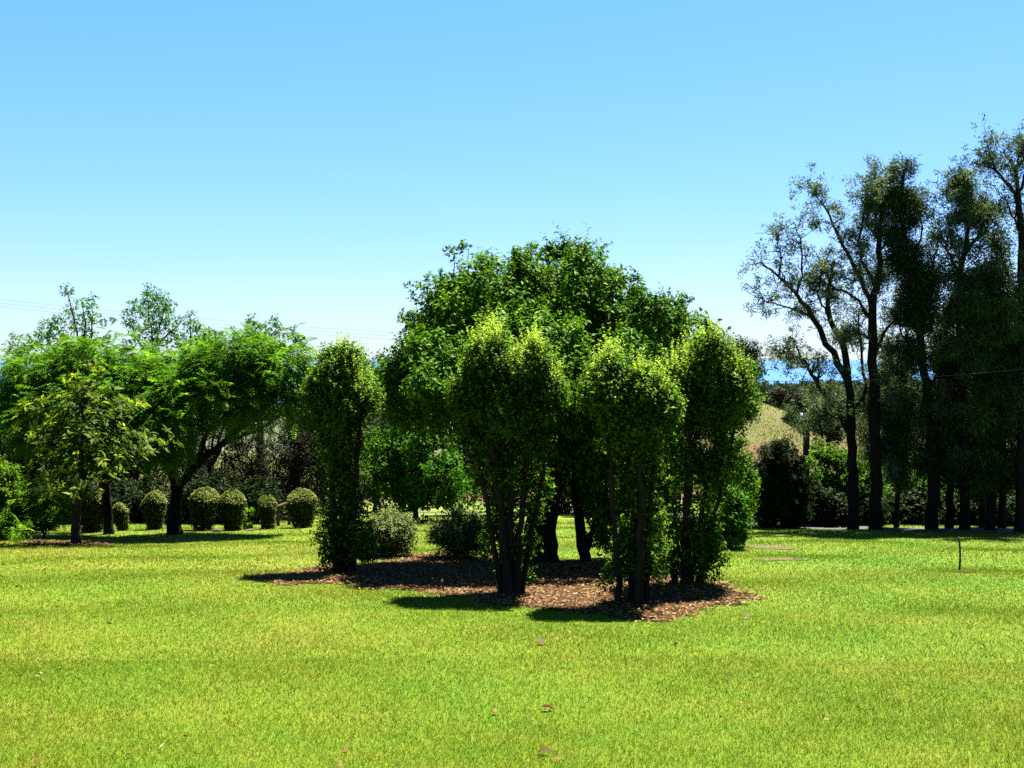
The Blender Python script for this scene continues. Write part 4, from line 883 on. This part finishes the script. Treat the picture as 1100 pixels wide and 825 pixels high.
tall_tree("tall tree with bushy tufted crown beside the bare-topped tree", 1038, YD,
    [(1038, 573), (1037, 500), (1034, 430), (1030, 370), (1032, 300), (1040, 250), (1044, 222), (1042, 206)], .17, .025,
    [([(1032, 300), (1018, 270), (1010, 248)], .05, .012), ([(1036, 275), (1055, 245), (1062, 225)], .05, .012), ([(1042, 235), (1032, 214), (1028, 202)], .035, .01), ([(1031, 330), (1055, 300), (1070, 290)], .04, .012)],
    [B(1037, 197, 9, 9, YD, .6, 1), B(1030, 212, 9, 13, YD, .6, 1), B(1048, 213, 10, 14, YD, .6, 1), B(1058, 226, 12, 14, YD, .7, .9), B(1040, 230, 14, 14, YD, .8, .9), B(1016, 255, 8, 12, YD, .6, .8), B(1034, 262, 14, 16, YD, .8, 1), B(1022, 292, 11, 20, YD, .8, 1.1), B(1040, 305, 14, 20, YD, .9, 1.1), B(1062, 260, 14, 18, YD, .8, .7), B(1024, 335, 13, 20, YD, .8, 1.1), B(1020, 372, 14, 24, YD, .8, 1), B(1072, 290, 16, 18, YD, .8, .7)],
    2300, 114, L=.24, W=.02, base=.45, twigs=60, airy=.5, dens=.7, low=[B(1015, 430, 22, 36, YD + .6, 1), B(1030, 480, 18, 34, YD + .4, 1)], nlow=900)
YE = 34.0
tall_tree("tallest tree, bare forked top with thin tip leaves, at the right picture edge", 1098, YE,
    [(1098, 576), (1099, 500), (1098, 400), (1098, 300), (1097, 235), (1094, 206), (1090, 182), (1079, 164)], .2, .02,
    [([(1096, 225), (1086, 200), (1072, 186), (1066, 172), (1060, 157)], .06, .012), ([(1095, 205), (1103, 182), (1108, 162)], .05, .012), ([(1072, 186), (1064, 178), (1058, 174)], .025, .008), ([(1090, 182), (1097, 164), (1099, 152)], .03, .01), ([(1097, 250), (1086, 228), (1078, 212)], .035, .01), ([(1098, 330), (1085, 300), (1075, 270), (1066, 255)], .06, .012), ([(1098, 290), (1110, 260), (1120, 240)], .05, .012)],
    [B(1060, 154, 5, 7, YE, .4, .8), B(1057, 172, 5, 6, YE, .4, .6), B(1079, 158, 10, 7, YE, .6, .9), B(1096, 150, 10, 6, YE, .6, 1), B(1085, 170, 14, 12, YE, .7, .35), B(1075, 208, 9, 10, YE, .5, .6), B(1090, 225, 14, 12, YE, .7, .5), B(1105, 160, 14, 14, YE, .7, .7), B(1080, 260, 16, 16, YE, .8, .7), B(1070, 275, 14, 14, YE, .8, .7), B(1110, 240, 16, 20, YE, .8, .8), B(1092, 300, 12, 20, YE, .7, .8), B(1115, 290, 20, 30, YE, 1, 1)],
    1300, 115, L=.2, W=.016, base=.5, twigs=40, airy=.3, dens=.28, low=[B(1095, 360, 16, 40, YE + .6, .8), B(1088, 430, 18, 40, YE + .6, .9), B(1100, 480, 18, 40, YE + .6, .9)], nlow=900)
YF = 34.6
tall_tree("bushy green tree with dense drooping foliage, shortest full crown of the row", 1066, YF,
    [(1066, 574), (1066, 500), (1065, 430), (1064, 360), (1062, 305)], .17, .04,
    [([(1065, 400), (1050, 350), (1045, 330)], .05, .012), ([(1065, 390), (1080, 350), (1084, 330)], .05, .012), ([(1065, 430), (1045, 410), (1036, 400)], .04, .012)],
    [B(1062, 302, 18, 14, YF, .9, 1.2), B(1044, 322, 16, 20, YF, .9, 1.2), B(1080, 322, 16, 22, YF, .9, 1.2), B(1062, 340, 28, 34, YF - .3, 1.2, 1.5), B(1045, 370, 20, 36, YF, 1, 1.4), B(1082, 375, 18, 38, YF, 1, 1.4), B(1062, 410, 30, 36, YF, 1.2, 1.4), B(1060, 460, 30, 34, YF, 1.2, 1.2)],
    3300, 116, lm_cas2, L=.3, W=.022, base=.48, droop=.9, twigs=60, low=[B(1050, 500, 20, 26, YF + .4, 1), B(1078, 500, 20, 26, YF + .4, 1)], nlow=700)
# thinner trunks of the row
for i, (px, Y, w, top, lab, bl) in enumerate([
    (965, 37.5, .10, 360, "thin trunked tree between the straight tree and the dark spire tree", [(962, 400, 14, 30), (966, 450, 16, 34), (968, 495, 14, 26)]),
    (1022, 36.0, .15, 330, "dark trunked tree just right of the spire tree's trunk", [(1020, 380, 16, 34), (1024, 440, 18, 36), (1020, 490, 16, 26)]),
    (1057, 36.5, .14, 340, "dark trunked tree standing left of the drooping tree's trunk", [(1055, 400, 16, 36), (1056, 460, 18, 36), (1050, 505, 14, 22)]),
    (1078, 35.8, .14, 320, "dark trunked tree standing right of the drooping tree's trunk", [(1080, 380, 16, 36), (1078, 440, 18, 36), (1080, 500, 16, 24)])]):
    tall_tree(lab, px, Y, [(px, 573), (px - 1, 500), (px + 1, 430), (px, top)], w, .03, [([(px, 430), (px + 8, 400), (px + 12, 380)], .03, .01), ([(px, 460), (px - 9, 440), (px - 14, 425)], .03, .01)],
              [B(x, y, a, b, Y, .9) for x, y, a, b in bl], 1600, 120 + i, lm_cas2 if i % 2 else lm_cas, base=.38, droop=.8, twigs=50)

# ---- shrubs under and behind the row
def cypress():
    Y = 37.0; rng = np.random.default_rng(131); b0 = ground_pt(836, Y)
    t = thing("clipped_bush", "large dark clipped oval bush at the bend of the driveway", "bush", b0)
    tb = Tubes(); 
    for i in range(5): tb.limb([b0 + [rng.normal() * .15, rng.normal() * .15, -.05], P(836 + rng.normal() * 12, 500, Y)], .06, .015, 6, 6, rng, .03)
    tb.build("stem", bark_dark, t, b0)
    lv = Leaves(); bl = [B(836, 512, 27, 37, Y, .9), B(836, 545, 29, 30, Y, 1), B(826, 530, 18, 34, Y, .8), B(848, 530, 18, 36, Y, .8), B(838, 495, 18, 20, Y, .7)]
    pos, out, cv = sample_blobs(rng, bl, 13000, clump=.14, per_clump=20, inner=.3, shell=(.75, 1.0))
    k = pos[:, 2] > gz(pos[:, 0], pos[:, 1]) + .02
    twig_leaves(lv, rng, pos[k], out[k], cv[k], .14, 6, .085, .035, up=.5, base=.4)
    lv.build("crown", lm_dark, t, b0)
cypress()
under = [("leafy green bush right of the dark clipped bush, behind the wooden post", 888, 40, [B(885, 505, 20, 24, 40, 1), B(905, 515, 18, 30, 40, 1), B(890, 540, 28, 26, 40, 1.1)], lm_bri, .40),
         ("dark low bush at the foot of the wooden post", 876, 38.4, [B(876, 548, 20, 20, 38.4, .7), B(898, 552, 18, 17, 38.4, .7)], lm_dark, .4),
         ("green bush seen between the two leftmost trunks of the row", 930, 42, [B(930, 520, 16, 34, 42, 1), B(935, 545, 18, 20, 42, 1)], lm_bri, .36),
         ("green bush seen left of the spire tree's trunk", 978, 44, [B(975, 520, 22, 30, 44, 1.2), B(988, 535, 18, 18, 44, 1)], lm_cit, .4),
         ("green bush seen right of the spire tree's trunk", 1020, 44, [B(1018, 530, 16, 22, 44, 1), B(1032, 522, 18, 26, 44, 1)], lm_bri, .36),
         ("green bush behind the drooping tree", 1062, 45, [B(1050, 525, 16, 24, 45, 1), B(1072, 520, 18, 26, 45, 1)], lm_bri, .4),
         ("green bush behind the tallest tree's trunk", 1094, 43, [B(1088, 525, 16, 26, 43, 1), B(1104, 515, 18, 36, 43, 1)], lm_bri, .4)]
under += [("added dark bush for the shade between the two leftmost trunks of the row", 930, 39.0, [B(928, 556, 14, 15, 39, .7), B(935, 550, 10, 16, 39, .6)], lm_dark, .4),  # low bushes added where the ground between the trunks is only shaded
          ("dark low undergrowth bush left of the spire tree's trunk, by the thin trunk", 976, 39.6, [B(968, 555, 18, 16, 39.6, .8), B(984, 552, 14, 18, 39.6, .7)], lm_dark, .45),
          ("dark low undergrowth bush just right of the spire tree's trunk", 1014, 40.2, [B(1012, 556, 10, 13, 40.2, .6), B(1022, 552, 10, 14, 40.2, .6)], lm_dark, .45),
          ("added dark bush for the shade between the bushy tufted tree and the drooping tree", 1048, 40.0, [B(1048, 556, 13, 13, 40, .7), B(1056, 550, 9, 14, 40, .6)], lm_dark, .45),
          ("dark low undergrowth bush right of the drooping tree's trunk", 1084, 39.4, [B(1080, 556, 14, 13, 39.4, .7), B(1092, 551, 12, 15, 39.4, .7)], lm_dark, .45)]
for i, (lab, px, Y, bl, mt, bs) in enumerate(under):
    plant("leafy_bush", lab, "bush", px, Y, bl, mt, 1700, .3, 6, .15, .08, 140 + i, "bushes under the tall trees", clump=.25, base=bs)
# trees on and behind the far meadow
for i, (lab, px, Y, bl, mt) in enumerate([
    ("round olive tree on the meadow crest, seen left of the wooden post", 838, 150, [B(832, 432, 12, 10, 150, 1.5), B(842, 430, 10, 11, 150, 1.5), B(838, 438, 16, 8, 150, 1.8)], lm_oli),
    ("grey-green olive tree behind the wooden post top", 862, 120, [B(858, 428, 12, 14, 120, 1.5), B(870, 435, 14, 16, 120, 1.6), B(862, 445, 16, 12, 120, 1.6)], lm_oli),
    ("large grey-green olive tree behind the leaning tree's limb", 890, 85, [B(880, 440, 20, 20, 85, 1.6), B(900, 445, 18, 24, 85, 1.6), B(888, 465, 22, 18, 85, 1.6)], lm_oli),
    ("small dark bush low on the meadow crest beside the fan-shaped shrub", 818, 140, [B(818, 432, 6, 5, 140, .8), B(824, 436, 6, 5, 140, .8)], lm_dark),
    ("grey olive tree glimpsed between the trunks of the row", 950, 80, [B(940, 455, 26, 26, 80, 2), B(965, 465, 24, 28, 80, 2)], lm_oli),
    ("grey olive tree glimpsed right of the spire tree's trunk", 1020, 80, [B(1010, 455, 24, 24, 80, 2), B(1035, 465, 26, 28, 80, 2)], lm_oli)]):
    sc_ = Y / 40
    plant("olive_tree", lab, "tree" if 'bush' not in lab else "bush", px, Y, bl, mt, 1500, .4, 6, .11 * sc_, .05 * sc_, 160 + i, "trees on the far meadow", clump=.45, base=.5, trunk=([(px, 500), (px, 470), (px, 445)], .16, .1))

def meadow():
    rng = np.random.default_rng(191); n = 60000
    x = rng.uniform(17, 62, n); y = rng.uniform(72, 146, n); k = wob(x * .25, y * .25) + rng.normal(size=n) * .5 > -.25; x, y = x[k], y[k]; n = len(x)
    d = unit(np.stack([rng.normal(size=n) * .5, rng.normal(size=n) * .5, np.ones(n)], -1))
    lv = Leaves(); v = np.clip(.5 + .25 * wob(x * .12, y * .12) + .2 * rng.normal(size=n) - .012 * (y - 115), 0, 1)
    lv.add(np.stack([x, y, gz(x, y) - .02], -1), d, rng.normal(size=(n, 3)), rng.uniform(.10, .26, n), rng.uniform(.05, .12, n), v)
    set_props(lv.build("meadow_grass", lm_mead), "rough dry grass on the far sunlit rise", "meadow grass", kind="stuff")
meadow()

# ---- far coastal woodland: one mass
def woodland():
    rng = np.random.default_rng(171); N = 1500
    Y = 330 + 2500 * rng.random(N) ** 1.3; ratio = rng.uniform(.12, .56, N); X = ratio * Y
    k = Y < np.interp(ratio, [0, .2, .5], [1650, 2500, 2880]); X, Y = X[k], Y[k]; n = len(X)
    h = rng.uniform(4, 9, n); Z = gz(X, Y); q = 60
    d = unit(rng.normal(size=(n, q, 3))); R = (h * rng.uniform(.6, 1.1, n))[:, None, None]
    c = np.stack([X, Y, Z + h * .5], -1)[:, None] + d * R * np.array([1, 1, .6]) * (rng.random((n, q, 1)) ** .4)
    s = (1.0 + Y / 1500)[:, None] * rng.uniform(.8, 1.8, (n, q))
    dd = unit(d + .6 * rng.normal(size=(n, q, 3)))
    lv = Leaves(); v = .45 + .15 * rng.normal(size=(n, 1)) + .12 * rng.normal(size=(n, q))
    lv.add(c.reshape(-1, 3), dd.reshape(-1, 3), unit(d.reshape(-1, 3) + .5 * rng.normal(size=(n * q, 3))), s.ravel() * 1.6, s.ravel(), v.ravel())
    set_props(lv.build("woodland", lm_wood), "far woodland on the coastal plain in front of the sea", "woodland", kind="stuff")
woodland()

# ================================================================== POSTS, CABLES, STAKE
def cable(label, pts, r, group):
    tb = Tubes(); tb.limb(pts, r, r, 5, 40)
    o = tb.build("overhead_cable", cable_m); set_props(o, label, "cable", group)
def sag(a, b, s, n=9):
    t = np.linspace(0, 1, n)[:, None]; p = a * (1 - t) + b * t; p[:, 2] -= (4 * s * t * (1 - t))[:, 0]; return list(p)

def lamp_post():
    Y = 40.5; b0 = ground_pt(866, Y); t = thing("wooden_post", "dark wooden post with a small white box near its top, beside the clipped bush", "post", b0)
    tb = Tubes(); tb.limb([b0 - [0, 0, .2], P(866, 500, Y), P(866.5, 430, Y)], .13, .10, 10, 8); tb.build("post", wood_post, t, b0)
    V, Fs = box_np(P(863.5, 447, Y - .17), (.22, .14, .26)); mesh_np("meter_box", V, Fs, white_box, t, b0)
    V, Fs = box_np(P(863.5, 450.5, Y - .2), (.24, .2, .03)); mesh_np("bracket", V, Fs, wood_post, t, b0)
    return P(866.5, 433, Y)
top = lamp_post()
cable("low thin cable running right from the wooden post across the dark trunks", sag(top, P(1250, 428, 31.0), .35), .008, "cables on the right")

Yh = 44.0
def pole():
    b0 = ground_pt(652, Yh); t = thing("utility_pole", "utility pole standing hidden behind the large tree", "pole", b0)
    tb = Tubes(); tb.limb([b0 - [0, 0, .3], P(652, 480, Yh), P(652, 365, Yh)], .14, .1, 10, 8); tb.build("post", wood_post, t, b0)
    V, Fs = box_np(P(652, 371, Yh - .12), (.9, .1, .1)); mesh_np("crossarm", V, Fs, wood_post, t, b0)
pole()
for i, lab in enumerate(["uppermost of the three thin overhead cables crossing the sky at left", "middle of the three thin overhead cables crossing the sky at left", "lowest of the three thin overhead cables crossing the sky at left"]):
    cable(lab, sag(P(-420, 268 + 4.2 * i, Yh - 5), P(650 + i, 368 + 3.6 * i, Yh), .55), .0032, "cables on the left")
cable("long dark cable crossing the sea view and the tall trees", sag(P(652, 396, Yh), P(1330, 366, 27.0), .75), .009, "cables on the right")

def stake():
    Y = G(1032, 613)[1]; b0 = ground_pt(1032.5, Y); tb = Tubes()
    tb.limb([b0 - [0, 0, .1], P(1031.5, 595, Y), P(1030, 577, Y)], .017, .015, 8, 5)
    o = tb.build("stake", iron); set_props(o, "thin dark iron stake stuck upright in the right lawn", "stake")
stake()

# ---- single fallen leaves on the near lawn
def fallen(label, px, py, L, col, seed):
    rng = np.random.default_rng(seed); c = G(px, py) + np.array([0, 0, .016])
    m = rough_mat("fallen_leaf_" + str(seed), tuple(x * .8 for x in col), col, 40, rough=.6)
    n = 7; t = np.linspace(0, 1, n); a = rng.uniform(0, 6.28); d = np.array([math.cos(a), math.sin(a), .15]); s = np.array([-math.sin(a), math.cos(a), 0])
    w = L * .28 * np.sin(np.pi * np.clip(t * 1.02, 0, 1)) ** .8 + .002
    mid = c + d * (t * L)[:, None] + np.array([0, 0, 1.0]) * (.09 * L * np.sin(np.pi * t))[:, None]
    l_ = mid + s * w[:, None] + np.array([0, 0, 1.0]) * (w * .55)[:, None]; r_ = mid - s * w[:, None] + np.array([0, 0, 1.0]) * (w * .4)[:, None]
    V = np.concatenate([l_, mid, r_]); i = np.arange(n - 1)
    Fq = np.concatenate([np.stack([i, i + 1, i + n + 1, i + n], -1), np.stack([i + n, i + n + 1, i + 2 * n + 1, i + 2 * n], -1)])
    set_props(mesh_np("fallen_leaf", V, [Fq], m, smooth_sh=True), label, "leaf")
fallen("red fallen leaf on the near lawn", 595, 764, .10, (.034, .002, .001), 1)
fallen("pale dry leaf lying on the grass below the fanned stems", 582, 694, .14, (.036, .028, .015), 2)
fallen("pale dry leaf on the grass right of the mulch bed", 799, 665, .12, (.036, .028, .016), 3)
fallen("tan dry leaf at the bottom of the lawn", 577, 811, .09, (.034, .02, .009), 4)
